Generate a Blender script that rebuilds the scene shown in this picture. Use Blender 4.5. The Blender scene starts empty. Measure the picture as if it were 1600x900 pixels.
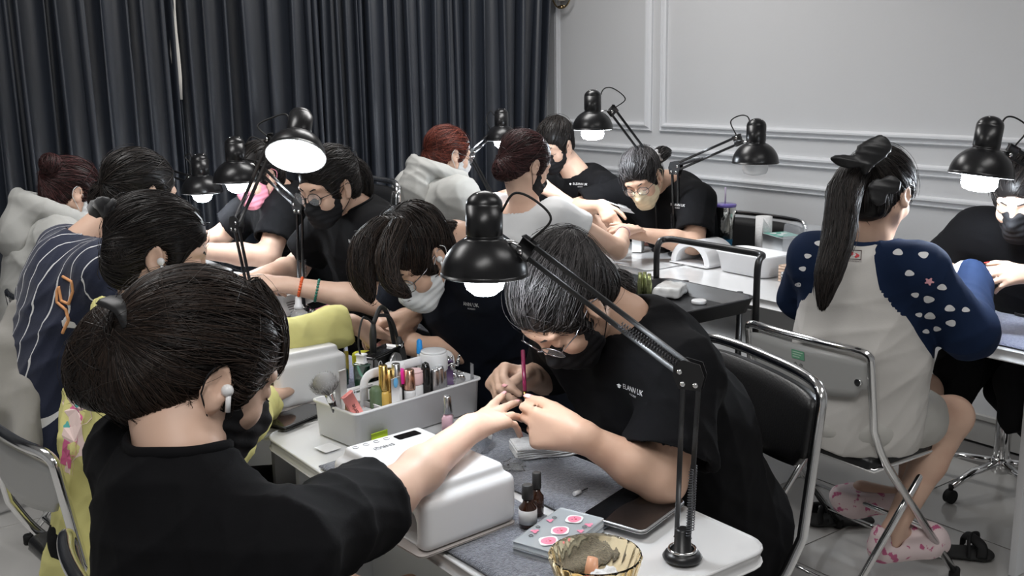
import bpy, math, random
import numpy as np
from mathutils import Vector, Matrix, noise as mnoise
from mathutils.bvhtree import BVHTree
random.seed(7); rng = np.random.default_rng(7)
S = bpy.context.scene; COL = S.collection

# ---------------- camera ----------------
PITCH, ROLL, YAW, CH, FPX = math.radians(11.9), math.radians(-.9), math.radians(36.3), 1.52, 1600.
FW = np.array([math.sin(YAW)*math.cos(PITCH), math.cos(YAW)*math.cos(PITCH), -math.sin(PITCH)])
_rt = np.array([math.cos(YAW), -math.sin(YAW), 0.]); _up = np.cross(_rt, FW)
RT = _rt*math.cos(ROLL)+_up*math.sin(ROLL); UP = -_rt*math.sin(ROLL)+_up*math.cos(ROLL)
CO = np.array([0, 0, CH])
cd = bpy.data.cameras.new('camera'); cam = bpy.data.objects.new('camera', cd); COL.objects.link(cam)
cd.sensor_width = 36; cd.lens = 36*FPX/1600; cd.clip_start = .05
M = Matrix.Identity(4)
for i in range(3):
    M[i][0] = RT[i]; M[i][1] = UP[i]; M[i][2] = -FW[i]; M[i][3] = CO[i]
cam.matrix_world = M; S.camera = cam

# ---------------- world and lights ----------------
w = bpy.data.worlds.new('world'); S.world = w; w.use_nodes = True
w.node_tree.nodes['Background'].inputs[0].default_value = (.9, .95, 1, 1)
w.node_tree.nodes['Background'].inputs[1].default_value = .16
S.view_settings.view_transform = 'Standard'; S.view_settings.look = 'None'
S.view_settings.exposure = 0.27; S.view_settings.gamma = 1
def area(name, loc, sx, sy, power, col=(1, 1, 1), rot=(0, 0, 0)):
    l = bpy.data.lights.new(name, 'AREA'); l.shape = 'RECTANGLE'; l.size = sx; l.size_y = sy; l.energy = power; l.color = col
    o = bpy.data.objects.new(name, l); COL.objects.link(o); o.location = loc; o.rotation_euler = rot
    return o
area('ceiling_panel_light', (2.5, 3.5, 2.78), 1.2, .6, 31, (1, .985, .97))
area('ceiling_panel_light', (2.2, .6, 2.78), 1.2, .6, 12.5, (1, .985, .97))
area('ceiling_panel_light', (.2, 3.0, 2.78), 1.2, .6, 26, (1, .985, .97))
area('ceiling_panel_light', (.0, .2, 2.78), 1.2, .6, 21, (1, .985, .97))
BULB = 54.0

# ---------------- helpers ----------------
def W(px, py, d):      # point seen at a pixel, at camera depth d
    return CO + (FW+RT*(px-800)/FPX-UP*(py-450)/FPX)*d
def Z(px, py, z):      # point seen at a pixel, on the level z
    r = FW+RT*(px-800)/FPX-UP*(py-450)/FPX
    return CO + r*((z-CH)/r[2])
V = lambda *a: np.array(a, float)
def nrm(v):
    v = np.asarray(v, float); n = np.linalg.norm(v); return v/n if n > 1e-12 else v
MATS = {}
def mat(name, col=(.5, .5, .5), rough=.5, metal=0., spec=.5, bump=None, emit=None, trans=0., ior=1.45, sheen=0., coat=0., alpha=1., sss=0., var=None, aniso=0.):
    """bump=(scale,strength[,detail,distance]); var=(scale,col2,lo,hi) mixes a second colour by noise"""
    if name in MATS: return MATS[name]
    m = bpy.data.materials.new(name); MATS[name] = m; m.use_nodes = True
    nt = m.node_tree; b = nt.nodes['Principled BSDF']; I = b.inputs
    I['Base Color'].default_value = (*col, 1); I['Roughness'].default_value = rough; I['Metallic'].default_value = metal
    I['Specular IOR Level'].default_value = spec; I['IOR'].default_value = ior; I['Transmission Weight'].default_value = trans
    I['Sheen Weight'].default_value = sheen; I['Coat Weight'].default_value = coat; I['Alpha'].default_value = alpha
    I['Anisotropic'].default_value = aniso
    if sss: I['Subsurface Weight'].default_value = sss; I['Subsurface Radius'].default_value = (.012, .005, .003); I['Subsurface Scale'].default_value = 1
    if emit: I['Emission Color'].default_value = (*emit[0], 1); I['Emission Strength'].default_value = emit[1]
    tc = None
    if bump or var: tc = nt.nodes.new('ShaderNodeTexCoord')
    if bump:
        n = nt.nodes.new('ShaderNodeTexNoise'); n.inputs['Scale'].default_value = bump[0]; n.inputs['Detail'].default_value = bump[2] if len(bump) > 2 else 3
        nt.links.new(tc.outputs['Object'], n.inputs['Vector'])
        bp = nt.nodes.new('ShaderNodeBump'); bp.inputs['Strength'].default_value = bump[1]; bp.inputs['Distance'].default_value = bump[3] if len(bump) > 3 else .01
        nt.links.new(n.outputs['Fac'], bp.inputs['Height']); nt.links.new(bp.outputs['Normal'], I['Normal'])
    if var:
        n = nt.nodes.new('ShaderNodeTexNoise'); n.inputs['Scale'].default_value = var[0]; n.inputs['Detail'].default_value = 4
        nt.links.new(tc.outputs['Object'], n.inputs['Vector'])
        r = nt.nodes.new('ShaderNodeValToRGB'); r.color_ramp.elements[0].position = var[2]; r.color_ramp.elements[1].position = var[3]
        r.color_ramp.elements[0].color = (*col, 1); r.color_ramp.elements[1].color = (*var[1], 1)
        nt.links.new(n.outputs['Fac'], r.inputs['Fac']); nt.links.new(r.outputs['Color'], I['Base Color'])
    return m

def mesh_from(name, v, f, smooth=True):
    """v Nx3 array; f list of faces or array of quads/tris"""
    me = bpy.data.meshes.new(name); v = np.asarray(v, np.float32).reshape(-1, 3)
    if isinstance(f, np.ndarray):
        k = f.shape[1]; ls = np.arange(len(f), dtype=np.int32)*k; lv = f.astype(np.int32).ravel()
    else:
        L = np.array([len(x) for x in f], np.int32); ls = np.concatenate([[0], np.cumsum(L)[:-1]]).astype(np.int32) if len(L) else L
        lv = np.array([i for x in f for i in x], np.int32)
    me.vertices.add(len(v)); me.vertices.foreach_set('co', v.ravel())
    me.loops.add(len(lv)); me.loops.foreach_set('vertex_index', lv)
    me.polygons.add(len(ls)); me.polygons.foreach_set('loop_start', ls)
    if smooth: me.polygons.foreach_set('use_smooth', np.ones(len(ls), bool))
    me.update(calc_edges=True); me.validate()
    return me

class MB:
    """collects simple solids into one mesh"""
    def __init__(s): s.v = []; s.f = []; s.n = 0; s.sm = []
    def add(s, v, f, smooth=True, T=None):
        v = np.asarray(v, float).reshape(-1, 3)
        if T is not None: v = v@np.array(T)[:3, :3].T+np.array(T)[:3, 3]
        s.v.append(v); s.f += [[i+s.n for i in q] for q in f]; s.sm += [smooth]*len(f); s.n += len(v); return s
    def box(s, lo, hi, b=0., T=None):
        lo = np.minimum(lo, hi).astype(float); hi = np.maximum(lo, np.asarray(hi, float))
        if b <= 0:
            v = [(x, y, z) for x in (lo[0], hi[0]) for y in (lo[1], hi[1]) for z in (lo[2], hi[2])]
            f = [(0, 1, 3, 2), (4, 6, 7, 5), (0, 4, 5, 1), (2, 3, 7, 6), (0, 2, 6, 4), (1, 5, 7, 3)]
            return s.add(v, f, False, T)
        return s.rbox(lo, hi, b, b, 2, T)
    def rbox(s, lo, hi, r, b, n=5, T=None, taper=1.):
        """box with vertical edges rounded by r, top and bottom edges bevelled by b"""
        lo = np.asarray(lo, float); hi = np.asarray(hi, float); c = (lo+hi)/2; h = (hi-lo)/2
        r = min(r, h[0]*.999, h[1]*.999); b = min(b, h[2]*.999, r) if b > 0 else 0
        def ring(z, ins, k=1.):
            rr = max(r-ins, .0002); hx = h[0]*k-ins; hy = h[1]*k-ins; o = []
            for qx, qy, a0 in ((1, 1, 0), (-1, 1, 90), (-1, -1, 180), (1, -1, 270)):
                for i in range(n+1):
                    a = math.radians(a0+90*i/n); o.append((c[0]+qx*(hx-rr)+rr*math.cos(a), c[1]+qy*(hy-rr)+rr*math.sin(a), z))
            return o
        R = []
        kb = taper
        if b > 0:
            m = 3
            for i in range(m+1): a = math.pi/2*i/m; R.append(ring(lo[2]+b*(1-math.sin(a)), b*(1-math.cos(a)), kb))
            for i in range(m+1): a = math.pi/2*i/m; R.append(ring(hi[2]-b*(1-math.cos(a)), b*(1-math.sin(a))))
        else: R = [ring(lo[2], 0, kb), ring(hi[2], 0)]
        return s.rings(R, T=T)
    def rings(s, R, caps=True, closed=True, T=None, smooth=True):
        k = len(R[0]); v = [p for q in R for p in q]; f = []
        for j in range(len(R)-1):
            for i in range(k if closed else k-1):
                a = j*k+i; b_ = j*k+(i+1) % k; f.append((a, b_, b_+k, a+k))
        s.add(v, f, smooth, T)
        if caps:
            n0 = s.n-len(v)
            s.f += [[n0+i for i in range(k)][::-1], [n0+(len(R)-1)*k+i for i in range(k)]]; s.sm += [False, False]
        return s
    def lathe(s, prof, c=(0, 0, 0), n=24, T=None, flute=0, fn=0, caps=True):
        R = []
        for r, z in prof:
            R.append([(c[0]+(r*(1+flute*math.cos(fn*2*math.pi*i/n)))*math.cos(2*math.pi*i/n), c[1]+(r*(1+flute*math.cos(fn*2*math.pi*i/n)))*math.sin(2*math.pi*i/n), c[2]+z) for i in range(n)])
        return s.rings(R, T=T, caps=caps)
    def cyl(s, p0, p1, r0, r1=None, n=12, b=0.):
        p0 = V(*p0); p1 = V(*p1); r1 = r0 if r1 is None else r1
        return s.tube([p0, p1], [r0, r1], n)
    def tube(s, pts, r, n=8, closed=False, flat=None):
        P = [np.asarray(p, float) for p in pts]; m = len(P); rs = list(r) if hasattr(r, '__len__') else [r]*m
        R = []; u = None
        for i in range(m):
            t = nrm((P[(i+1) % m] if (closed or i < m-1) else P[i])-(P[i-1] if (closed or i > 0) else P[i]))
            if u is None:
                a = V(0, 0, 1) if abs(t[2]) < .9 else V(1, 0, 0); u = nrm(np.cross(t, a))
            else:
                u = nrm(u-t*np.dot(u, t))
            wv = np.cross(t, u); k1, k2 = flat or (1, 1)
            R.append([P[i]+rs[i]*(k1*math.cos(2*math.pi*j/n)*u+k2*math.sin(2*math.pi*j/n)*wv) for j in range(n)])
        if closed: R.append(R[0]); return s.rings(R, caps=False)
        return s.rings(R)
    def sphere(s, c, r, n=12, m=8, z0=-1, z1=1):
        rr = (r, r, r) if not hasattr(r, '__len__') else r
        R = []
        for j in range(m+1):
            z = z0+(z1-z0)*j/m if False else None
            a = -math.pi/2+math.pi*j/m; a = max(math.asin(z0), min(math.asin(z1), a))
            q = max(math.cos(a), .002)
            R.append([(c[0]+rr[0]*q*math.cos(2*math.pi*i/n), c[1]+rr[1]*q*math.sin(2*math.pi*i/n), c[2]+rr[2]*math.sin(a)) for i in range(n)])
        return s.rings(R)
    def build(s, name, m, parent=None, loc=None, sharp=None):
        v = np.concatenate(s.v) if s.v else np.zeros((0, 3))
        me = mesh_from(name, v-(off(parent) if parent is not None and loc is None else (np.asarray(loc) if loc is not None else 0)), s.f, True)
        if not all(s.sm) and len(me.polygons) == len(s.sm): me.polygons.foreach_set('use_smooth', np.array(s.sm))
        if sharp is not None:
            try: me.set_sharp_from_angle(angle=math.radians(sharp))
            except Exception: pass
        return link(name, me, m, parent)
def off(p):   # world offset of a parent built by translation only
    o = np.zeros(3)
    while p is not None:
        if p.get('_rot'): return np.zeros(3)
        o = o+np.array(p.location); p = p.parent
    return o
def link(name, me, m, parent=None):
    o = bpy.data.objects.new(name, me); COL.objects.link(o)
    if m is not None:
        for x in (m if isinstance(m, (list, tuple)) else [m]): me.materials.append(x)
    if parent is not None: o.parent = parent
    return o
def tag(o, label, cat=None, group=None):
    o['label'] = label
    if cat: o['category'] = cat
    if group: o['group'] = group
    return o
def thing(name, label, cat, loc=(0, 0, 0), rz=0, group=None):
    o = bpy.data.objects.new(name, None); COL.objects.link(o); o.location = loc; o.rotation_euler = (0, 0, rz)
    o.empty_display_size = .05
    if rz: o['_rot'] = 1
    return tag(o, label, cat, group)
def struct(name, mb, m):
    o = mb.build(name, m); o['kind'] = 'structure'; return o
def copy_tree(o, parent=None):
    c = o.copy(); COL.objects.link(c); c.parent = parent
    for ch in list(o.children): copy_tree(ch, c)
    return c
def bez(pts, n=8):
    """Catmull-Rom through points"""
    P = [np.asarray(p, float) for p in pts]; P = [2*P[0]-P[1]]+P+[2*P[-1]-P[-2]]; o = []
    for i in range(1, len(P)-2):
        for j in range(n):
            t = j/n; a, b, c, d = P[i-1:i+3]
            o.append(.5*((2*b)+(c-a)*t+(2*a-5*b+4*c-d)*t*t+(3*b-a-3*c+d)*t**3))
    o.append(P[-2]); return o
def corner_path(pts, r, n=5):
    """polyline with rounded corners"""
    P = [np.asarray(p, float) for p in pts]; o = [P[0]]
    for i in range(1, len(P)-1):
        a = P[i]+nrm(P[i-1]-P[i])*min(r, np.linalg.norm(P[i-1]-P[i])*.49); b = P[i]+nrm(P[i+1]-P[i])*min(r, np.linalg.norm(P[i+1]-P[i])*.49)
        for j in range(n+1):
            t = j/n; o.append((1-t)**2*a+2*t*(1-t)*P[i]+t*t*b)
    o.append(P[-1]); return o
def rotmat(yaw=0, pitch=0, roll=0):
    return np.array(Matrix.Rotation(yaw, 3, 'Z')@Matrix.Rotation(pitch, 3, 'X')@Matrix.Rotation(roll, 3, 'Y'))
def T4(R=None, t=(0, 0, 0)):
    A = np.eye(4); A[:3, :3] = R if R is not None else np.eye(3); A[:3, 3] = t; return A

# ---------------- implicit surfaces (rounded organic solids) ----------------
class SDF:
    def __init__(s, lo, hi, h):
        s.h = h; s.lo = np.asarray(lo, float)-2*h; n = np.ceil((np.asarray(hi, float)-s.lo)/h).astype(int)+3; s.n = n
        s.F = np.full(n, .05, np.float32)
    def _sl(s, lo, hi, m):
        a = np.maximum(0, np.floor((np.asarray(lo)-m-s.lo)/s.h).astype(int)); b = np.minimum(s.n, np.ceil((np.asarray(hi)+m-s.lo)/s.h).astype(int)+1)
        if (b <= a).any(): return None
        sl = tuple(slice(a[i], b[i]) for i in range(3))
        g = [((s.lo[i]+np.arange(a[i], b[i])*s.h)).astype(np.float32) for i in range(3)]
        return sl, g[0][:, None, None], g[1][None, :, None], g[2][None, None, :]
    def _put(s, sl, d, k, sub):
        A = s.F[sl]
        if sub: d = -d; hh = np.maximum(k-np.abs(A-d), 0)/max(k, 1e-6); s.F[sl] = np.maximum(A, d)+hh*hh*k*.25
        else: hh = np.maximum(k-np.abs(A-d), 0)/max(k, 1e-6); s.F[sl] = np.minimum(A, d)-hh*hh*k*.25
    def cone(s, p0, p1, r0, r1=None, k=.01, sub=False, side=None, sq=1.):
        """round cone; side/sq: squash factor of the radius along the axis 'side'"""
        p0 = np.asarray(p0, float); p1 = np.asarray(p1, float); r1 = r0 if r1 is None else r1; R = max(r0, r1)
        q = s._sl(np.minimum(p0, p1)-R, np.maximum(p0, p1)+R, k+2*s.h+.004)
        if q is None: return s
        sl, x, y, z = q; d = p1-p0; L = max(d@d, 1e-12)
        x = x-p0[0]; y = y-p0[1]; z = z-p0[2]
        t = np.clip((x*d[0]+y*d[1]+z*d[2])/L, 0, 1)
        x = x-t*d[0]; y = y-t*d[1]; z = z-t*d[2]
        D2 = x*x+y*y+z*z
        if side is not None:
            u = nrm(side); c = x*u[0]+y*u[1]+z*u[2]; D2 = D2+c*c*(1/(sq*sq)-1)
            D = np.sqrt(np.maximum(D2, 1e-12)); dd = (D-(r0+(r1-r0)*t))
            # scale distance back where squashed
            dd = dd*np.where(np.abs(c)/np.maximum(D, 1e-6) > .3, min(1, sq*1.2), 1)
        else: dd = np.sqrt(np.maximum(D2, 1e-12))-(r0+(r1-r0)*t)
        s._put(sl, dd, k, sub); return s
    def ell(s, c, r, R=None, k=.01, sub=False):
        c = np.asarray(c, float); r = np.asarray(r, float); R = np.eye(3) if R is None else np.asarray(R)
        e = np.sqrt(((R*r[None, :])**2).sum(1)); q = s._sl(c-e, c+e, k+2*s.h+.004)
        if q is None: return s
        sl, x, y, z = q; x = x-c[0]; y = y-c[1]; z = z-c[2]
        a = [(x*R[0, i]+y*R[1, i]+z*R[2, i]) for i in range(3)]
        k0 = np.sqrt(sum((a[i]/r[i])**2 for i in range(3)))+1e-9; k1 = np.sqrt(sum((a[i]/r[i]**2)**2 for i in range(3)))+1e-9
        s._put(sl, k0*(k0-1)/k1, k, sub); return s
    def box(s, c, hsz, r, R=None, k=.005, sub=False):
        c = np.asarray(c, float); hsz = np.asarray(hsz, float); R = np.eye(3) if R is None else np.asarray(R)
        e = (np.abs(R)*hsz[None, :]).sum(1); q = s._sl(c-e, c+e, k+2*s.h+.004)
        if q is None: return s
        sl, x, y, z = q; x = x-c[0]; y = y-c[1]; z = z-c[2]
        a = [np.abs(x*R[0, i]+y*R[1, i]+z*R[2, i])-(hsz[i]-r) for i in range(3)]
        d = np.sqrt(sum(np.maximum(t, 0)**2 for t in a))+np.minimum(np.maximum(a[0], np.maximum(a[1], a[2])), 0)-r
        s._put(sl, d, k, sub); return s
    def cut(s, p, n, k=.004):
        """remove everything on the side n points to"""
        n = nrm(n); g = [(s.lo[i]+np.arange(s.n[i])*s.h).astype(np.float32) for i in range(3)]
        d = (g[0][:, None, None]-p[0])*n[0]+(g[1][None, :, None]-p[1])*n[1]+(g[2][None, None, :]-p[2])*n[2]
        hh = np.maximum(k-np.abs(s.F-d), 0)/k; s.F = (np.maximum(s.F, d)+hh*hh*k*.25).astype(np.float32); return s
    def mesh(s):
        F = s.F; F[0] = F[-1] = .05; F[:, 0] = F[:, -1] = .05; F[:, :, 0] = F[:, :, -1] = .05
        I = F < 0; n = s.n
        c = np.zeros(n-1, np.int8)
        for dx in (0, 1):
            for dy in (0, 1):
                for dz in (0, 1): c += I[dx:n[0]-1+dx, dy:n[1]-1+dy, dz:n[2]-1+dz]
        act = (c > 0) & (c < 8); idx = np.argwhere(act)
        if len(idx) == 0: return np.zeros((0, 3)), np.zeros((0, 4), int)
        ids = np.full(n-1, -1, np.int32); ids[tuple(idx.T)] = np.arange(len(idx))
        pos = np.zeros((len(idx), 3)); cnt = np.zeros(len(idx))
        corners = [(a, b, d) for a in (0, 1) for b in (0, 1) for d in (0, 1)]
        val = {q: F[idx[:, 0]+q[0], idx[:, 1]+q[1], idx[:, 2]+q[2]] for q in corners}
        for q in corners:
            for ax in range(3):
                if q[ax] == 1: continue
                q2 = list(q); q2[ax] = 1; q2 = tuple(q2); a = val[q]; b = val[q2]; mm = (a < 0) != (b < 0)
                t = np.where(mm, a/np.where(mm, a-b, 1), 0); p = np.tile(np.array(q, float), (len(idx), 1)); p[:, ax] += t
                pos[mm] += p[mm]; cnt[mm] += 1
        pos /= np.maximum(cnt, 1)[:, None]
        Vv = s.lo+(idx+pos)*s.h; Q = []
        for ax in range(3):
            sl0 = [slice(None)]*3; sl1 = [slice(None)]*3; sl0[ax] = slice(0, -1); sl1[ax] = slice(1, None)
            e = np.argwhere(I[tuple(sl0)] != I[tuple(sl1)])
            if len(e) == 0: continue
            inside = I[tuple(e.T)]; b, c_ = [(1, 2), (2, 0), (0, 1)][ax]
            def g(db, dc):
                q = e.copy(); q[:, b] -= db; q[:, c_] -= dc; return ids[tuple(q.T)]
            quad = np.stack([g(1, 1), g(0, 1), g(0, 0), g(1, 0)], 1)
            quad[~inside] = quad[~inside][:, ::-1]
            Q.append(quad)
        Q = np.concatenate(Q); Q = Q[(Q >= 0).all(1)]
        return Vv, Q
def vnormals(v, q):
    n = np.zeros_like(v); fn = np.cross(v[q[:, 2]]-v[q[:, 0]], v[q[:, 3]]-v[q[:, 1]])
    for i in range(4): np.add.at(n, q[:, i], fn)
    return n/(np.linalg.norm(n, axis=1, keepdims=True)+1e-12)
def relax(v, q, it=2, lam=.5):
    for _ in range(it):
        a = np.zeros_like(v); c = np.zeros(len(v))
        for i, j in ((0, 1), (1, 2), (2, 3), (3, 0)):
            np.add.at(a, q[:, i], v[q[:, j]]); np.add.at(c, q[:, i], 1)
        v = v+lam*(a/np.maximum(c, 1)[:, None]-v)
    return v
def organic(sdf, it=2):
    v, q = sdf.mesh(); return relax(v, q, it), q
def folds(v, q, amp, dirv=(0, 0, 1), freq=22., seed=0, mask=None):
    """cloth creases running along dirv: ridged warped waves pushed along the normals"""
    r = np.random.default_rng(seed); n = vnormals(v, q); d = nrm(dirv); out = np.zeros(len(v))
    for k in range(5):
        a = nrm(np.cross(d, nrm(r.normal(size=3)))+.35*r.normal()*d)
        ph = v@a*freq*(1+.25*k)+r.uniform(0, 6)+1.6*np.sin(v@nrm(r.normal(size=3))*7+r.uniform(0, 6))+.8*np.sin(v@nrm(r.normal(size=3))*15+r.uniform(0, 6))
        gate = .5+.5*np.sin(v@nrm(r.normal(size=3))*6+r.uniform(0, 6))
        out += ((1-np.abs(np.sin(ph)))**2-.35)*gate/(1+.35*k)
    out *= amp*.55
    if mask is not None: out *= mask
    return v+n*out[:, None]
def omesh(name, v, q, m, parent):
    return link(name, mesh_from(name, v-off(parent), q), m, parent)
def bvh_of(v, q): return BVHTree.FromPolygons([tuple(x) for x in v], [tuple(map(int, x)) for x in q])
# ---------------- materials of the room ----------------
wall_m = mat('wall_paint', (.575, .58, .59), .55, bump=(60, .04))
white_gloss = mat('white_gloss', (.78, .79, .80), .22, coat=.3)
white_plastic = mat('white_plastic', (.80, .80, .81), .32)
chrome = mat('chrome', (.78, .78, .78), .12, 1.)
black_metal = mat('black_metal', (.012, .012, .013), .32, spec=.6)
black_vinyl = mat('black_vinyl', (.014, .014, .015), .38, bump=(220, .25, 2, .002))
rubber = mat('black_rubber', (.01, .01, .01), .7)
XW, YB = 3.914, 4.93

fl = MB().box((-2.2, -2.2, -.08), (XW+.1, YB+.1, -.012)); floor = struct('floor', fl, mat('tile_joint', (.16, .155, .15), .8))
def tile_mat():
    m = mat('polished_tile', (.52, .51, .49), .16, coat=.4, var=(1.1, (.60, .59, .57), .35, .7)); return m
tm = tile_mat(); tb = MB().rbox((-.2985, -.2985, -.012), (.2985, .2985, 0), .002, .0012, 1); tile0 = tb.build('floor_tile', tm, floor)
xs = [3.07+.6*i for i in range(-9, 2)]; ys = [1.93+.6*i for i in range(-6, 6)]
first = True
for x in xs:
    for y in ys:
        if x > XW+.1 or y > YB+.1: continue
        o = tile0 if first else tile0.copy()
        if not first: COL.objects.link(o); o.parent = floor
        o.location = (x-.3+.0, y-.3, 0); first = False
wr = MB().box((XW, -2.2, 0), (XW+.1, YB+.1, 2.8)); wall_right = struct('wall_right', wr, wall_m)
struct('wall_back', MB().box((-2.2, YB, 0), (XW, YB+.1, 2.8)), wall_m)
struct('wall_left', MB().box((-2.3, -2.2, 0), (-2.2, YB+.1, 2.8)), wall_m)
struct('wall_front', MB().box((-2.2, -2.3, 0), (XW, -2.2, 2.8)), wall_m)
struct('ceiling', MB().box((-2.3, -2.3, 2.8), (XW+.1, YB+.1, 2.9)), mat('ceiling_paint', (.75, .75, .75), .8))
trim_m = mat('trim_paint', (.66, .67, .69), .4)
def moulding(mb, y0, z0, y1, z1, w=.05, side=1):
    """raised profile strip on the right wall between two points, mitred at w/2"""
    prof = [(-.5, 0), (-.5, .012), (-.38, .016), (-.30, .009), (-.1, .012), (.12, .026), (.3, .026), (.42, .018), (.5, .016), (.5, 0)]
    d = nrm((y1-y0, z1-z0)); n = (-d[1]*side, d[0]*side); R = []
    for (y, z, e) in ((y0, z0, 1), (y1, z1, -1)):
        R.append([(XW-h, y+n[0]*u*w+d[0]*e*u*w*mit, z+n[1]*u*w+d[1]*e*u*w*mit) for u, h in prof])
    mb.rings(R, smooth=False)
mit = 0
for i, (z, wd) in enumerate(((1.093, .05), (.967, .045))):
    b = MB(); moulding(b, -2.2, z, YB, z, wd, 1); o = struct('trim_%d' % (i+1), b, trim_m)
mit = 1
n = 3
for (y0, y1) in ((4.83, 4.055), (3.945, 1.2), (1.1, -1.2)):
    z0, z1 = 1.222, 2.5; b = MB(); a = [(y0, z0), (y1, z0), (y1, z1), (y0, z1)]
    for k in range(4):
        p, q_ = a[k], a[(k+1) % 4]; moulding(b, p[0], p[1], q_[0], q_[1], .045, -1)
    struct('trim_%d' % n, b, trim_m); n += 1
b = MB(); b.box((XW-.014, -2.2, 0), (XW, YB, .10)); b.box((XW-.022, -2.2, .10), (XW, YB, .118)); struct('baseboard_right', b, mat('skirting_tile', (.46, .45, .43), .2))
b = MB(); b.box((-2.2, YB-.014, 0), (XW, YB, .12)); struct('baseboard_back', b, mat('skirting_tile'))

# ---------------- curtains ----------------
curtain_m = mat('satin_curtain', (.020, .025, .036), .42, spec=1., sheen=.0, bump=(420, .10, 2, .001))
YC = 4.78
ridges = [.55, .65, .74, .834, .917, .961, 1.06, 1.101, 1.208, 1.294, 1.399, 1.461, 1.561, 1.679, 1.749, 1.847, 1.926, 2.058, 2.181, 2.267, 2.322, 2.364, 2.403, 2.442, 2.489, 2.592, 2.685, 2.745, 2.815, 2.906, 2.982, 3.063, 3.137, 3.196, 3.289, 3.416, 3.563, 3.70]
left = []; x = .55
rr = random.Random(3)
while x > -2.1: x -= rr.uniform(.07, .14); left.append(x)
ridges = left[::-1]+ridges
def curtain(name, label, R, x0, x1, dy=0., leanR=0., leanL=0.):
    """hanging sheet with a rounded ridge at each x of R"""
    zs = np.linspace(.02, 2.74, 26); cols = []
    pts = [x0]+[r for r in R if x0 < r < x1]+[x1]
    for i in range(len(pts)-1):
        a, b = pts[i], pts[i+1]; m = 10
        for j in range(m): cols.append((a+(b-a)*j/m, j/m, b-a, i))
    cols.append((x1, 0, .1, len(pts)))
    v = []; f = []
    for zi, z in enumerate(zs):
        for (x, t, wd, i) in cols:
            depth = min(.14, .75*wd+.02)*(.85+.25*math.sin(i*2.3))
            c = .5+.5*math.cos(2*math.pi*t); y = YC+dy-depth*c**1.3
            k = (z-1.4)/2.74
            xx = x+.006*math.sin(z*1.6+i*1.7)+.30*depth*math.sin(2*math.pi*t)*(-1)
            u = (x-x0)/(x1-x0); zz = 1-z/2.74
            if leanR: xx -= leanR*zz*max(0, (u-.7)/.3)
            if leanL: xx += leanL*zz*max(0, (.3-u)/.3)
            y += .008*math.sin(z*1.5+i*2.2)
            v.append((xx, y, z))
    n_ = len(cols)
    for zi in range(len(zs)-1):
        for c in range(n_-1): f.append((zi*n_+c, zi*n_+c+1, (zi+1)*n_+c+1, (zi+1)*n_+c))
    b = MB(); b.add(v, f); o = b.build(name, curtain_m); md = o.modifiers.new('thick', 'SOLIDIFY'); md.thickness = .002
    return tag(o, label, 'curtain')
curtain('curtain', 'dark charcoal satin curtain panel at the far left of the window wall', ridges, -2.1, 1.60)
curtain('curtain', 'dark charcoal satin curtain panel in the middle, left of the wide flat fold', ridges, 1.62, 2.545, dy=.02)
curtain('curtain', 'dark charcoal satin curtain panel ending beside the white panelled wall', ridges, 2.54, 3.80, leanR=.17)
b = MB()
pv = []
for i in range(15):
    z = 1.42+i*.10; pv.append((1.595+.006*math.sin(i*2.1), YC-.02, z)); pv.append((1.625+.004*math.sin(i*1.3)+.0012*i, YC-.035, z))
b.add(pv, [(2*i, 2*i+1, 2*i+3, 2*i+2) for i in range(14)]); o = b.build('curtain_lining', mat('lining_cloth', (.62, .60, .56), .8)); o.modifiers.new('t', 'SOLIDIFY').thickness = .002
tag(o, 'thin strip of white curtain lining showing between the two left curtain panels', 'lining')
b = MB(); b.cyl((-2.15, YC-.04, 2.77), (3.85, YC-.04, 2.77), .012); tag(b.build('curtain_rail', mat('white_gloss')), 'white rail carrying the charcoal curtains', 'curtain rail')

# wall sconce: only its lowest ring shows
p = V(XW, 4.723, 1.96); t = thing('wall_sconce', 'round brass-rimmed wall light above the left wall panel', 'wall light', tuple(p))
b = MB(); b.tube([p+V(-.06, .085*math.cos(a), .085*math.sin(a)) for a in np.linspace(0, 2*math.pi, 32, endpoint=False)], .005, 8, closed=True); b.build('rim', mat('brass', (.55, .42, .25), .25, 1), t)
b = MB(); b.cyl(p+V(-.06, 0, -.085), p+V(-.06, 0, -.072), .009); b.build('finial', mat('brass'), t); b = MB(); b.tube([p+V(-.06, -.03, -.075), p+V(-.06, 0, -.068), p+V(-.06, .03, -.075)], .004); b.build('crossbar', mat('brass'), t); b = MB(); b.cyl(p+V(-.06, 0, 0), p, .012); b.build('bracket', mat('brass'), t)
b = MB(); b.sphere(p+V(-.06, 0, .005), .05); b.build('globe', mat('opal_glass', (.85, .82, .75), .4), t)
# ---------------- people: materials ----------------
skin_a = mat('skin_light', (.70, .47, .355), .45, spec=.4, var=(12, (.64, .38, .28), .5, .85))
skin_b = mat('skin_warm', (.62, .40, .29), .45, spec=.4, var=(12, (.55, .32, .22), .5, .85))
def hair_mat(name, dark, light, rough=.42):
    if name in MATS: return MATS[name]
    m = mat(name, dark, rough, spec=.32); nt = m.node_tree; b = nt.nodes['Principled BSDF']
    a = nt.nodes.new('ShaderNodeAttribute'); a.attribute_name = 'shade'
    r = nt.nodes.new('ShaderNodeValToRGB'); r.color_ramp.elements[0].color = (*dark, 1); r.color_ramp.elements[1].color = (*light, 1)
    r.color_ramp.elements[0].position = .25; r.color_ramp.elements[1].position = 1
    nt.links.new(a.outputs['Fac'], r.inputs['Fac']); nt.links.new(r.outputs['Color'], b.inputs['Base Color'])
    return m
hair_black = hair_mat('hair_black', (.006, .005, .005), (.035, .028, .025))
hair_brown = hair_mat('hair_dark_brown', (.008, .0055, .0048), (.042, .027, .020))
hair_red = hair_mat('hair_auburn', (.045, .010, .007), (.22, .055, .035))
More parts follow.
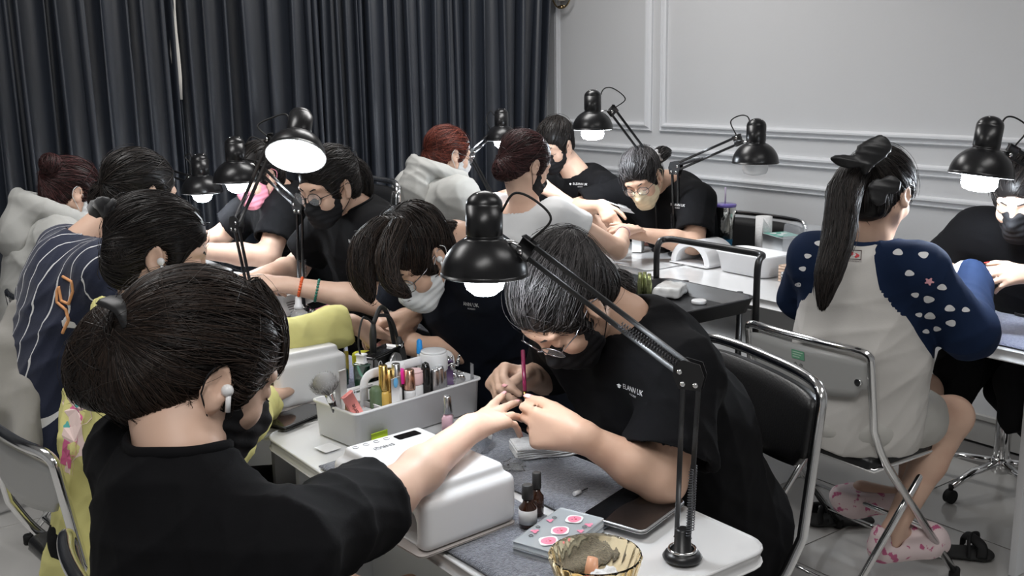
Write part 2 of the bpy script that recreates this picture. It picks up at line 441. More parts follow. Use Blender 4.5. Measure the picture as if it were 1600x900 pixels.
hair_plum = hair_mat('hair_plum', (.014, .005, .005), (.09, .035, .035))
hair_grey_and_sheen = hair_mat('hair_greying_and_sheen', (.007, .006, .006), (.085, .078, .078))  # pale end: L's greying locks; on E, lamp sheen coloured into black hair
def cloth(name, col, rough=.88, sheen=0., bs=260, **k): return mat(name, col, rough, sheen=sheen, spec=.18, bump=(bs, .12, 3, .002), **k)
tee_black = cloth('cotton_black', (.0045, .0045, .0055))
tee_navy = cloth('cotton_near_black_navy', (.005, .007, .013))
trouser_black = cloth('trouser_black', (.006, .006, .007))
yellow_c = cloth('cotton_yellow', (.72, .68, .28))
grey_c = cloth('fleece_grey', (.44, .44, .42))
offwhite_c = cloth('jersey_offwhite', (.58, .56, .53))
mask_black = cloth('mask_black', (.016, .016, .018), .7)
mask_white = cloth('mask_white', (.72, .74, .74), .7)
mask_pink = cloth('mask_pink', (.75, .28, .36), .7)
mask_cream = cloth('mask_cream', (.68, .58, .40), .7)
dark_line = mat('lash_black', (.01, .008, .008), .6)

def frame_from(f, u):
    f = nrm(f); r = nrm(np.cross(f, u)); u = np.cross(r, f); return np.stack([r, f, u], 1)   # columns x right, y forward, z up
class Head:
    def __init__(s, c, f, u=(0, 0, 1), s_=1.): s.c = np.asarray(c, float); s.R = frame_from(f, np.asarray(u, float)); s.s = s_
    def __call__(s, *p): return s.c+s.R@(np.array(p, float)*s.s)
def head_sdf(S_, H):
    k = H.s; R = H.R
    E = lambda c, r, kk=.012, sub=False, RR=None: S_.ell(H(*c), np.array(r)*k, R if RR is None else R@RR, kk*k, sub)
    C = lambda a, b, r0, r1, kk=.012: S_.cone(H(*a), H(*b), r0*k, r1*k, kk*k)
    E((0, -.018, .030), (.073, .092, .082)); E((0, .022, -.026), (.062, .062, .076), .03)
    C((.052, 0, -.045), (.018, .062, -.092), .020, .016, .02); C((-.052, 0, -.045), (-.018, .062, -.092), .020, .016, .02)
    E((0, .066, -.094), (.022, .018, .018), .015)
    E((0, .072, .024), (.048, .014, .012), .02)
    E((.034, .058, -.030), (.024, .022, .022), .02); E((-.034, .058, -.030), (.024, .022, .022), .02)
    for q in (-1, 1):
        E((.031*q, .092, .002), (.018, .014, .011), .012, True)
        E((.031*q, .0725, .0), (.0145, .0125, .0125), .003)
    C((0, .080, .012), (0, .100, -.034), .0065, .0105, .010)
    E((.011, .091, -.040), (.008, .010, .007), .006); E((-.011, .091, -.040), (.008, .010, .007), .006)
    E((0, .082, -.064), (.021, .010, .0055), .004); E((0, .081, -.074), (.018, .010, .0065), .004)
    for q in (-1, 1):
        RR = rotmat(q*-.35, .15, 0)
        E((.077*q, -.006, -.006), (.008, .019, .031), .005, False, RR)
        E((.084*q, -.003, -.002), (.006, .010, .017), .004, True, RR)
        E((.079*q, .002, -.030), (.007, .009, .009), .004)
def finger(S_, p, d, n, segs, r0, r1, curls, k=.0025):
    a = 0; P = [p]
    for L, c in zip(segs, curls):
        a += math.radians(c); q = nrm(d*math.cos(a)-n*math.sin(a)); P.append(P[-1]+q*L)
    m = len(segs)
    for i in range(m): S_.cone(P[i], P[i+1], r0+(r1-r0)*i/m, r0+(r1-r0)*(i+1)/m, k if i else .008)
    return P, nrm(P[-1]-P[-2])
def hand_sdf(S_, wr, d, n, side, curls, thumb, s=1., spread=4.):
    """wr wrist, d finger direction, n back of the hand, side=+1 when the thumb is on cross(d,n) side; thumb=(out,down,curl)"""
    d = nrm(d); n = nrm(n-d*np.dot(n, d)); x = np.cross(d, n)*side; info = []
    for a, b in ((.026, .010), (.009, .004), (-.008, -.003), (-.024, -.014)):
        S_.cone(wr+x*b*s, wr+(d*.082+x*a)*s, .0155*s, .0112*s, .012, side=None)
    S_.cone(wr-d*.012*s, wr+d*.02*s, .024*s, .022*s, .014, side=n, sq=.78)
    F = [(.027, .083, (.041, .025, .020), .0090, .0068), (.0095, .088, (.046, .029, .021), .0092, .0069), (-.0085, .084, (.042, .027, .021), .0087, .0066), (-.025, .076, (.033, .020, .018), .0078, .0060)]
    for i, (ox, oy, L, r0, r1) in enumerate(F):
        a = math.radians(spread*(1.5-i)); dd = nrm(d*math.cos(a)+x*math.sin(a))
        P, e = finger(S_, wr+(d*oy+x*ox)*s, dd, n, [q*s for q in L], r0*s, r1*s, curls[i]); info.append((P, e, n, r1*s))
    o, dn, cu = [math.radians(t) for t in thumb]
    t0 = nrm(d*math.cos(o)+x*math.sin(o)-n*math.sin(dn)); t1 = nrm(t0+(-x*.9+d*.4)*math.sin(cu)); t2 = nrm(t1+(-x*.9+d*.3)*math.sin(cu))
    p0 = wr+(d*.018+x*.022-n*.006)*s; p1 = p0+t0*.042*s; p2 = p1+t1*.034*s; p3 = p2+t2*.026*s
    S_.cone(p0, p1, .0145*s, .0120*s, .012); S_.cone(p1, p2, .0115*s, .0102*s, .003); S_.cone(p2, p3, .0100*s, .0078*s, .003)
    info.append(([p0, p1, p2, p3], nrm(p3-p2), nrm(x+n*.6), .008*s)); return info
FLAT = [(6, 6, 4)]*4; RELAX = [(14, 22, 12), (18, 24, 14), (22, 28, 16), (28, 32, 18)]; FIST = [(60, 75, 40)]*4
PINCH = [(38, 42, 22), (46, 50, 26), (54, 58, 30), (60, 62, 34)]

# ---------------- hair ----------------
def strand_mesh(P, w, base=None, shade=None, seedn=0):
    """P (n,m,3) polylines -> thin three-sided locks"""
    P = np.asarray(P); n, m, _ = P.shape
    t = np.gradient(P, axis=1); t /= np.linalg.norm(t, axis=2, keepdims=True)+1e-9
    r = np.random.default_rng(seedn); a = r.normal(size=(n, 1, 3)); u = np.cross(t, a); u /= np.linalg.norm(u, axis=2, keepdims=True)+1e-9; v2 = np.cross(t, u)
    prof = np.concatenate([[.7], np.ones(m-2), [.12]]) if m > 2 else np.ones(m); ww = (w*r.uniform(.6, 1.3, size=(n, 1, 1)))*prof[None, :, None]
    ring = [P+ww*(math.cos(q)*u+math.sin(q)*v2) for q in (0, 2.094, 4.189)]
    Vv = np.stack(ring, 2).reshape(-1, 3)      # n,m,3
    i = np.arange(n)[:, None, None]*(m*3)+np.arange(m-1)[None, :, None]*3; k = np.arange(3)[None, None, :]
    a0 = i+k; b0 = i+(k+1) % 3; q = np.stack([a0, b0, b0+3, a0+3], -1).reshape(-1, 4)
    sh = np.repeat(r.uniform(0, 1, n) if shade is None else shade, m*3)
    return Vv, q, sh
def flow(bvh, seeds, target, m, step, lift, jit, r, grav=0.):
    out = []
    for s_ in seeds:
        p = Vector(s_); L = []; j = Vector(r.normal(size=3)*jit); li = lift*r.uniform(.3, 1.5)
        for i in range(m):
            hit = bvh.find_nearest(p)
            if hit[0] is None: break
            q, nn = hit[0], hit[1]; L.append(tuple(q+nn*li))
            d = Vector(target(np.array(q)))+j; d.z -= grav; d = d-nn*d.dot(nn)
            if d.length < 1e-6: d = Vector((0, 0, -1))
            p = q+d.normalized()*step
        if len(L) == m: out.append(L)
    return out
def path_strands(path, rad, n, m, r, wave=0.):
    """locks following a path with a cross-section radius at each of its points"""
    path = np.array(bez(path, 8)); t = np.linspace(0, 1, len(path)); rd = np.interp(t, np.linspace(0, 1, len(rad)), rad); out = []
    tt = np.linspace(0, 1, m)
    tan = np.gradient(path, axis=0); a = nrm(r.normal(size=3))
    for k in range(n):
        o = nrm(r.normal(size=3)); rr = r.uniform(.55, 1.04)**.5; e = r.uniform(.78, 1.05); ts = np.clip(tt*e, 0, 1)
        c = np.stack([np.interp(ts, t, path[:, i]) for i in range(3)], 1); tg = np.stack([np.interp(ts, t, tan[:, i]) for i in range(3)], 1); tg /= np.linalg.norm(tg, axis=1, keepdims=True)
        oo = o[None]-tg*(tg@o)[:, None]; oo /= np.linalg.norm(oo, axis=1, keepdims=True)+1e-9
        c = c+oo*(np.interp(ts, t, rd)*rr)[:, None]
        if wave: c = c+np.sin(tt*9+r.uniform(0, 6))[:, None]*r.normal(size=3)[None]*wave
        out.append(c)
    return out
def cap_sdf(S_, H, vol=1., nape=True, fringe=.0, ear=True, low=0.):
    k = H.s; R = H.R
    E = lambda c, r, kk=.012, sub=False: S_.ell(H(*c), np.array(r)*k*1., R, kk*k, sub)
    E((0, -.020, .034), (.081*vol, .103*vol, .087*vol))
    if nape: E((0, -.056, -.035-low), (.064, .052, .052), .03)
    E((.062, .012, .005), (.019, .034, .042), .02); E((-.062, .012, .005), (.019, .034, .042), .02)
    E((0, .100, -.036+fringe), (.064, .050, .090), .010, True)
    E((0, .045, -.090), (.062, .075, .050), .010, True)
    if ear:
        for q in (-1, 1): E((.092*q, .004, -.012), (.031, .028, .042), .008, True)
def make_hair(root, H, m, style, label=None, n=500, sw=.0011, h=.005, name='hair', seed=0, vol=1., extra=None, tie=(0, -.10, .03), fringe=0., ear=True, low=0., steps=14, grav=0., jit=.18, part=0.):
    """style: 'back' gathered to tie; 'down' falling from the crown"""
    r = np.random.default_rng(seed+11); c = H.c
    pts = [c]+[p for e in (extra or []) for p in (e['path'] if 'path' in e else [e['c']])]
    lo = np.min(pts, 0)-.17; hi = np.max(pts, 0)+.17
    S_ = SDF(lo, hi, h); cap_sdf(S_, H, vol, True, fringe, ear, low)
    for e in (extra or []):
        if 'path' in e:
            P = bez(e['path'], 3); rd = np.interp(np.linspace(0, 1, len(P)), np.linspace(0, 1, len(e['r'])), e['r'])
            for i in range(len(P)-1): S_.cone(P[i], P[i+1], rd[i], rd[i+1], e.get('k', .008))
        else: S_.ell(e['c'], e['r'], e.get('R', H.R), e.get('k', .008))
    v, q = organic(S_, 2); bv = bvh_of(v, q)
    nn = vnormals(v, q); L = (v-c)@H.R/H.s
    cap = (L[:, 2] > -.085) & (np.abs(L[:, 0]) < .1) & (L[:, 1] > -.14) & (L[:, 1] < .12)
    idx = np.where(cap)[0]; pick = r.choice(idx, n)
    T = H(*tie)
    if style == 'back': tg = lambda p: nrm(T-p)
    else:
        top = H(part, .0, .12)
        def tg(p):
            d = p-top; d = d-H.R[:, 2]*np.dot(d, H.R[:, 2]); return nrm(nrm(d)*.5-np.array([0, 0, 1.]))
    st = flow(bv, v[pick], tg, steps, .010*H.s, .0016, jit, r, grav)
    VV = [v]; QQ = [q]; SH = [np.full(len(v), .12)]; nv = len(v)
    groups = [(st, sw)]
    fly = flow(bv, v[r.choice(idx, max(20, n//22))], tg, steps, .012*H.s, .008*H.s, .8, r, .1)
    groups.append((fly, sw*.45))
    for e in (extra or []):
        ns = e.get('n', 0)
        if not ns: continue
        if 'path' in e: groups.append((path_strands(e['path'], np.array(e['r'])*1.03, ns, 18, r, e.get('wave', .001)), sw))
        else:
            ss = []
            for k in range(ns):     # coils round a bun
                ax = nrm(e.get('axis', H.R[:, 1])+.35*r.normal(size=3)); a = nrm(np.cross(ax, r.normal(size=3))); b = np.cross(ax, a); h0 = r.uniform(-.75, .75); rr = math.sqrt(1-h0*h0)
                ang = np.linspace(0, r.uniform(2, 4), 14); D = np.cos(ang)[:, None]*a*rr+np.sin(ang)[:, None]*b*rr+ax*h0
                RR = e.get('R', H.R); er = np.array(e['r']); ss.append(e['c']+(D@RR)*er@RR.T*1.03)
            groups.append((ss, sw))
    # loose flyaway hairs
    for g, w_ in groups:
        if len(g) == 0: continue
        mm = len(g[0]); g = [x for x in g if len(x) == mm]
        if g is not st and g is not fly and w_ == sw and mm == 18:
            g = [[(lambda hh: np.array(hh[0])+np.array(hh[1])*(.0012+.0022*abs(math.sin(7.3*i_))) if hh[0] is not None else p_)(bv.find_nearest(Vector(p_))) for p_ in x] if i_ % 6 else [np.array(p_) for p_ in x] for i_, x in enumerate(g)]
        a, b, s_ = strand_mesh(np.array([x for x in g if len(x) == mm]), w_, seedn=seed+nv); VV.append(a); QQ.append(b+nv); SH.append(s_); nv += len(a)
    Vv = np.concatenate(VV); Qq = np.concatenate(QQ)
    me = mesh_from(name, Vv-off(root), Qq); at = me.attributes.new('shade', 'FLOAT', 'POINT'); at.data.foreach_set('value', np.concatenate(SH).astype(np.float32))
    o = link(name, me, m, root)
    if label: o['label'] = label
    return o

# ---------------- accessories ----------------
def face_mask(root, H, m, loops=True, lm=None, name='face_mask', label=None, drop=0., h=.0035):
    S_ = SDF(H.c-.14*H.s, H.c+.14*H.s, h*H.s); k = H.s; g = .0035
    S_.ell(H(0, .024, -.030), V(.066, .066, .079)*k, H.R, .01); S_.ell(H(0, .070, -.094), V(.028, .021, .020)*k, H.R, .03)
    S_.cone(H(.052, .002, -.045), H(.018, .064, -.092), .024*k, .021*k, .02); S_.cone(H(-.052, .002, -.045), H(-.018, .064, -.092), .024*k, .021*k, .02)
    S_.cone(H(0, .078, -.012), H(0, .103, -.040), .010*k, .014*k, .03); S_.ell(H(0, .085, -.066), V(.03, .018, .022)*k, H.R, .02)
    S_.cut(H(0, .10, -.012-drop), H.R@nrm((0, .45, 1)), .004); S_.cut(H(0, .050, -.105), H.R@V(0, -.3, -1), .006)
    S_.cut(H(.0, .026, -.05), H.R@nrm((0, -1, .0)), .004)
    v, q = organic(S_, 2); L = (v-H.c)@H.R
    n_ = vnormals(v, q); v = v+n_*(.0009*np.sin(L[:, 2]*330))[:, None]
    o = omesh(name, v, q, m, root)
    if label: o['label'] = label
    if loops:
        for q_ in (-1, 1):
            b = MB()
            for a0, a1 in (((.061*q_, .030, -.022), (.080*q_, -.012, .022)), ((.056*q_, .030, -.078), (.082*q_, -.020, -.020))):
                b.tube(bez([H(*a0), (H(*a0)+H(*a1))/2+H.R[:, 0]*q_*.006, H(*a1)], 4), .0011*k, 5)
            b.tube(bez([H(.080*q_, -.012, .022), H(.088*q_, -.024, .004), H(.082*q_, -.020, -.020)], 4), .0011*k, 5)
            b.build('ear_loop', lm or m, root)
def glasses(root, H, m, lens=True, rw=.024, rh=.020, low=0.):
    b = MB(); y = .100; g = []
    for q in (-1, 1):
        c = (.031*q, y, -.002-low); pts = [H(c[0]+rw*math.cos(a), y-.012*abs(math.cos(a)) if False else y-.16*abs(c[0]+rw*math.cos(a)), c[2]+rh*math.sin(a)) for a in np.linspace(0, 2*math.pi, 24, endpoint=False)]
        b2 = MB(); b2.tube(pts, .0013*H.s, 6, closed=True); b2.build('rim', m, root)
        b3 = MB(); b3.tube([H(.055*q, y-.009, .002-low), H(.074*q, .055, .004), H(.080*q, -.008, .010), H(.080*q, -.028, -.004)], .0013*H.s, 6); b3.build('temple', m, root)
        if lens:
            n = len(pts); b4 = MB(); cc = sum(pts)/n; f = H.R[:, 1]*.0006; b4.rings([[p-f for p in pts], [p+f for p in pts]]); b4.build('lens', mat('lens', (.9, .95, 1), .03, alpha=.12), root)
    b.tube(bez([H(-.008, y-.001, .002-low), H(0, y+.003, .005-low), H(.008, y-.001, .002-low)], 4), .0012*H.s, 6); b.build('bridge', m, root)
def brows(root, H, lash=True):
    for q in (-1, 1):
        b = MB(); b.tube([H(.014*q, .0865, .021), H(.03*q, .0835, .027), H(.047*q, .071, .020)], [.0022, .0026, .0010], 6, flat=(1, 1)); b.build('eyebrow', dark_line, root)
        if lash:
            b = MB(); b.tube([H((.031+.0155*math.cos(a))*q, .0725+.0135*math.cos(a*0)-.010*abs(math.cos(a))**2, -.004-.004*math.sin(a)) for a in np.linspace(0, math.pi, 9)], .0010*H.s, 5); b.build('eyelashes', dark_line, root)
def decal_text(root, txt, bv, org, right, up, size, m, name='print', label=None, inward=None, off_=.0012, res=2):
    """flat print laid on a cloth surface"""
    cu = bpy.data.curves.new('t', 'FONT'); cu.body = txt; cu.size = size; cu.align_x = 'CENTER'; cu.resolution_u = res
    o = bpy.data.objects.new('t', cu); COL.objects.link(o); dg = bpy.context.evaluated_depsgraph_get(); me = bpy.data.meshes.new_from_object(o.evaluated_get(dg))
    bpy.data.objects.remove(o); n = len(me.vertices); c = np.zeros(n*3, np.float32); me.vertices.foreach_get('co', c); c = c.reshape(-1, 3)
    F = [tuple(p.vertices) for p in me.polygons]; bpy.data.meshes.remove(me)
    return decal_mesh(root, c, F, bv, org, right, up, m, name, label, inward, off_)
def decal_mesh(root, c, F, bv, org, right, up, m, name='print', label=None, inward=None, off_=.0012):
    right = nrm(right); up = nrm(up); nout = nrm(np.cross(right, up)); inward = -nout if inward is None else inward; o = []
    for x, y, *_ in c:
        p = org+right*x+up*y; h = bv.ray_cast(Vector(p+nout*.08), Vector(inward), 1.2)
        if h[0] is None: h = bv.find_nearest(Vector(p))
        o.append(np.array(h[0])+nout*off_)
    b = MB(); b.add(o, F, False); ob = b.build(name, m, root)
    if label: ob['label'] = label
    return ob
def blob2d(r, n=14, k=0., lobes=3, ph=0.):
    c = [(0, 0, 0)]+[(r*(1+k*math.cos(lobes*a+ph))*math.cos(a), r*(1+k*math.cos(lobes*a+ph))*math.sin(a), 0) for a in np.linspace(0, 2*math.pi, n, endpoint=False)]
    return c, [(0, i+1, (i+1) % n+1) for i in range(n)]
def nails(root, info, m, idx=(0, 1, 2, 3, 4)):
    for i in idx:
        P, e, n, r = info[i]; nn = nrm(n-e*np.dot(n, e)); x = np.cross(e, nn); c = P[-1]+nn*r*.80; R = []
        for t in np.linspace(-.8, 1.15, 5):
            wv = r*.72*(1 if t < .8 else .8); R.append([c+e*t*r+x*wv*math.sin(a)+nn*(r*.32*math.cos(a)-r*.10) for a in np.linspace(-1.3, 1.3, 6)]+[c+e*t*r-nn*r*.2])
        b = MB(); b.rings(R); b.build('fingernail', m, root)

# ---------------- a whole person ----------------
def person(label, head, face, nb, pel, yaw, arms, skin=skin_a, shirt='tee', shirt_m=tee_black, up=(0, 0, 1), hs=1., bulk=1., h=.0045, sh_w=.175, hair=None, mask=None, specs=None, legs=None,
           neck_open=.064, nk=.042, long_neck=0., seed=0, trousers=trouser_black, group=None, fold=.010, shirt_label=None, foldfreq=20, brow=True, shoes=True, sleeve=.72, belly=1., hem=-.10, shoe_m=None, rest=True, shd=(-.05, 0.)):
    nb = np.asarray(nb, float); pel = np.asarray(pel, float)
    root = thing('person', label, 'person', (pel[0], pel[1], 0), 0, group)
    H = Head(head, face, up, hs)
    fwd = V(math.cos(yaw), math.sin(yaw), 0); rgt = V(math.sin(yaw), -math.cos(yaw), 0); spine = nrm(nb-pel)
    b = bulk; shp = {+1: nb+rgt*sh_w+V(0, 0, shd[0])+fwd*shd[1]*0, -1: nb-rgt*sh_w+V(0, 0, shd[0])}
    J = dict(root=root, H=H, nb=nb, pel=pel, fwd=fwd, rgt=rgt, sh=shp)
    pts = [H.c+.13*hs, H.c-.13*hs, nb, shp[1], shp[-1], nb-V(0, 0, .12)]
    for sd, A in arms.items():
        if 'sh' in A: shp[sd] = np.asarray(A['sh'], float)
        pts += [A['el'], A['wr'], np.asarray(A['wr'])+nrm(A['d'])*.20]
    lo = np.min(pts, 0)-.06; hi = np.max(pts, 0)+.06
    B = SDF(lo, hi, h); head_sdf(B, H)
    B.cone(H(0, -.030, -.045), nb+fwd*.01+V(0, 0, -.01), .050*hs, .056*b, .02)
    if long_neck: pass
    B.cone(nb+V(0, 0, -.05), shp[1]-V(0, 0, .010), .044*b, .036*b, .03); B.cone(nb+V(0, 0, -.05), shp[-1]-V(0, 0, .010), .044*b, .036*b, .03)
    B.cone(nb+V(0, 0, -.04), nb-spine*.09, .050*b, .055*b, .02)
    J['hands'] = {}; J['arms'] = arms
    for sd, A in arms.items():
        el = np.asarray(A['el'], float); wr = np.asarray(A['wr'], float)
        B.cone(shp[sd], el, .046*b, .038*b, .02); mid = el*.66+wr*.34
        B.cone(el, mid, .038*b, .036*b, .02); B.cone(mid, wr, .036*b, .024*math.sqrt(b), .02)
        # thumb side: +1 right hand with back of hand up -> thumb on the left
        J['hands'][sd] = hand_sdf(B, wr, np.asarray(A['d'], float), np.asarray(A['n'], float), -1 if sd > 0 else 1, A.get('curl', RELAX), A.get('thumb', (35, 20, 15)), A.get('s', .95), A.get('spread', 4))
    v, q = organic(B, 1); omesh('body', v, q, skin, root)
    J['bodybv'] = None
    if brow: brows(root, H)
    # shirt
    hh = max(h*1.35, .006)
    P2 = [nb, pel, shp[1], shp[-1], pel+V(0, 0, hem)]+[np.asarray(A['el']) for A in arms.values()]+([np.asarray(A['wr']) for A in arms.values()] if shirt in ('long', 'hood', 'raglan', 'jersey') else [])
    lo = np.min(P2, 0)-.19*b; hi = np.max(P2, 0)+.19*b
    if shirt == 'drop': pass
    G = SDF(lo, hi, hh); wst = pel*.6+nb*.4+fwd*.01; ch = pel*.22+nb*.78-V(0, 0, .02)
    G.cone(pel+V(0, 0, hem+.08), wst, .165*b*belly, .155*b*belly, .03, side=fwd, sq=.80); G.cone(wst, ch, .155*b*belly, .150*b, .04, side=fwd, sq=.78)
    for sd in (1, -1):
        G.cone(nb+V(0, 0, -.045), shp[sd]-V(0, 0, .008), .058*b, .060*b, .05); G.cone(shp[sd]-V(0, 0, .02)-rgt*sd*.03, wst+rgt*sd*.05, .075*b, .09*b, .05)
    G.cone(ch, nb+V(0, 0, -.07), .13*b, .07*b, .05, side=fwd, sq=.8)
    v0 = None
    for sd, A in arms.items():
        el = np.asarray(A['el'], float); wr = np.asarray(A['wr'], float); ax = nrm(el-shp[sd])
        SL = SDF(lo, hi, hh)
        if shirt in ('tee',):
            e = shp[sd]+(el-shp[sd])*A.get('sleeve', sleeve); k1 = A.get('sw', .070)*b
            SL.cone(shp[sd], e, .064*b, k1, .02); SL.cut(e, ax, .003); SL.cone(e-ax*.03, e+ax*.03, k1-.018, k1-.017, .003, sub=True)
        else:
            ks = A.get('ks', 1.); SL.cone(shp[sd], el, .064*b, .056*b*ks, .02); SL.cone(el, wr, .056*b*ks, .040*ks, .02); ax2 = nrm(wr-el); e = wr-ax2*.01
            SL.cut(e+ax2*0, ax2, .003); SL.cone(e-ax2*.02, e+ax2*.02, .033*ks, .033*ks, .003, sub=True)
            if shirt in ('hood',): SL.cone(e-ax2*.045, e-ax2*.010, .040, .038, .004)
        a = G.F; c = SL.F; k = .03; q_ = np.maximum(k-np.abs(a-c), 0)/k; G.F = (np.minimum(a, c)-q_*q_*k*.25).astype(np.float32)
    ndir = nrm(nrm(H(0, -.03, -.05)-nb)*.55+spine+V(0, 0, .15)); J['ndir'] = ndir; J['nk'] = nk; J['no'] = neck_open*b**.5
    G.cone(nb+fwd*.010+ndir*nk, nb+fwd*.010+ndir*(nk+.09), neck_open*b**.5, neck_open*1.25, .006, sub=True)
    G.cut(pel+V(0, 0, hem), (0, 0, -1), .004)
    v, q = organic(G, 1)
    if fold:
        v = folds(v, q, fold, nrm(spine*.8+fwd*.3+V(0, 0, .1)), foldfreq, seed)
        v = folds(v, q, fold*.5, nrm(spine*.3+rgt*.8), foldfreq*1.7, seed+5)
    names = {'tee': 't_shirt', 'long': 'long_sleeve_top', 'hood': 'hooded_sweatshirt', 'raglan': 'raglan_top', 'jersey': 'striped_jersey'}
    so = omesh(names.get(shirt, 't_shirt'), v, q, shirt_m, root); J['shirt'] = so; J['sv'] = v; J['sq'] = q; J['sbv'] = bvh_of(v, q)
    if shirt_label: so['label'] = shirt_label
    # legs
    if legs:
        T_ = SDF(np.min([pel]+[p for L in legs for p in L], 0)-.14, np.max([pel]+[p for L in legs for p in L], 0)+.14, .012)
        T_.ell(pel-V(0, 0, .0), (.15*b, .15*b, .10), k=.03)
        for i, (kn, an) in enumerate(legs):
            sd = 1 if i == 0 else -1; T_.cone(pel+rgt*sd*.09+fwd*.02, kn, .088*b, .066, .03); T_.cone(kn, an, .064, .047, .02)
        v, q = organic(T_, 1); v = folds(v, q, .004, (0, 0, 1), 24, seed+2); omesh('trousers', v, q, trousers, root)
        if shoes:
            for kn, an in legs:
                T_ = SDF(np.array(an)-.25, np.array(an)+.25, .008); f = fwd; a0 = V(an[0], an[1], .03)
                T_.cone(a0-f*.03, a0+f*.10, .034, .036, .01); T_.cone(a0+f*.10, a0+f*.14-V(0, 0, .006), .036, .028, .01); T_.cone(V(*an), a0, .036, .038, .01); T_.cut(V(0, 0, 0), (0, 0, -1), .002)
                v, q = organic(T_, 1); omesh('shoe', v, q, shoe_m or rubber, root)
    if hair: J['hair'] = make_hair(root, H, seed=seed, **hair)
    if mask: face_mask(root, H, **mask)
    if specs: glasses(root, H, **specs)
    return J
def collar(J, m, w=.0045, **k):
    """ribbed neckband following the rim of the neck opening"""
    ax = J['ndir']; c = J['nb']+J['fwd']*.010+ax*J['nk']; v = J['sv']; R0 = J['no']; u = nrm(np.cross(ax, J['rgt'])); w2 = np.cross(ax, u); d = v-c; hgt = d@ax; x, y = d@u, d@w2; r = np.hypot(x, y); an = np.arctan2(y, x); P = []; N = 36
    for i in range(N):
        a0 = -math.pi+2*math.pi*(i+.5)/N; s_ = (np.abs((an-a0+math.pi) % (2*math.pi)-math.pi) < .15) & (r > R0*.9) & (r < R0*1.45)
        if s_.sum() < 2: P.append(None); continue
        id_ = np.where(s_)[0]; P.append(v[id_[np.argmax(hgt[id_]-.6*np.abs(r[id_]-R0*1.05))]])
    for i in range(N):
        if P[i] is None: P[i] = next(P[(i+k_) % N] for k_ in range(1, N) if P[(i+k_) % N] is not None)
    P = np.array(P)
    for _ in range(5): P = (np.roll(P, 1, 0)+P*2+np.roll(P, -1, 0))/4
    b = MB(); b.tube(list(P), w, 8, closed=True, flat=(1, 1.5)); return b.build('collar', m, J['root'])
# ---------------- the cast ----------------
def legs_for(pel, yaw, reach=.40, drop=.1, ankle=.02, w=.09):
    f = V(math.cos(yaw), math.sin(yaw), 0); r = V(math.sin(yaw), -math.cos(yaw), 0); pel = np.asarray(pel, float)
    return [(V(*(pel+f*reach+r*w)[:2], .50), V(*(pel+f*(reach+ankle)+r*w*1.1)[:2], .09)), (V(*(pel+f*reach-r*w)[:2], .50), V(*(pel+f*(reach+ankle)-r*w*1.1)[:2], .09))]
PI = math.pi
white_print = mat('white_print', (.8, .8, .8), .7)
def shirt_print(J, big, small, px, py, d, size, icon=True):
    """chest print: cap emblem, name, small line below"""
    org = W(px, py, d); f = J['fwd']; n = nrm(CO-org); n = nrm(nrm(f)*.6+n*.8); right = nrm(np.cross((0, 0, 1), n)); up = nrm(np.cross(n, right))
    decal_text(J['root'], big, J['sbv'], org, right, up, size, white_print, 'print', 'white lettering on the chest')
    decal_text(J['root'], small, J['sbv'], org-up*size*.62, right, up, size*.42, white_print, 'print', 'small white lettering on the chest')
    if icon:
        o = org-right*size*(len(big)*.36+.35)+up*size*.3; k = size*.5
        c = [(-k, 0, 0), (0, k*.45, 0), (k, 0, 0), (0, -k*.45, 0), (-k*.55, -.30*k, 0), (.55*k, -.30*k, 0), (.55*k, -.62*k, 0), (0, -.85*k, 0), (-.55*k, -.62*k, 0)]
        decal_mesh(J['root'], c, [(0, 3, 2, 1), (4, 8, 7, 6, 5)], J['sbv'], o, right, up, white_print, 'emblem', 'white graduation cap emblem')

# A: client in front, black T-shirt, back to the camera
hA = W(318, 575, 1.35); HA = Head(hA, (.86, .05, -.50), (0, 0, 1), 1.03)
A_ = person('client in a black T-shirt and black mask, low brown ponytail, nearest the camera', hA, (.86, -.06, -.48), (.375, 1.24, 1.062), (.40, 1.24, .55), -.05,
    {1: dict(sh=(.44, 1.075, .965), el=W(612, 772, 1.58), wr=W(738, 668, 1.80), d=W(826, 632, 1.97)-W(738, 668, 1.80), n=(-.15, -.25, 1), curl=[(-14, 4, 4), (-8, 8, 6), (2, 16, 10), (16, 26, 14)], thumb=(34, 12, 10), sleeve=.74, sw=.074, spread=5),
     -1: dict(el=(.52, 1.50, .78), wr=(.74, 1.42, .66), d=(1, -.2, 0), n=(0, 0, 1))},
    skin_a, 'tee', tee_black, hs=1.03, h=.0038, sh_w=.175, bulk=.98, neck_open=.068, nk=.046, long_neck=1, seed=3, belly=1.02, fold=.015,
    hair=dict(m=hair_brown, style='back', n=2600, sw=.0008, h=.004, tie=(0, -.125, .010), steps=18, jit=.10, vol=1.03,
              extra=[dict(path=[W(222, 510, 1.36), W(192, 540, 1.36), W(160, 582, 1.37), W(150, 612, 1.37)], r=[.034, .046, .036, .012], n=420, k=.03, wave=.004),
                     dict(path=[W(240, 520, 1.36), W(215, 560, 1.35), W(225, 605, 1.345), W(300, 605, 1.33)], r=[.035, .048, .036, .010], n=400, k=.03, wave=.003),
                     dict(path=[W(400, 440, 1.36), W(428, 500, 1.37), W(432, 555, 1.38), W(424, 590, 1.39)], r=[.006, .012, .010, .003], n=90, k=.01, wave=.003)]),
    mask=dict(m=mask_black), legs=legs_for((.40, 1.24, .55), 0))
collar(A_, tee_black, dz=-.020, r=.088, w=.006, tilt=.25)
b = MB()
for (x0, y0, x1, y1) in ((188, 470, 215, 512),):
    pass
bowm = mat('black_satin', (.012, .012, .013), .45)
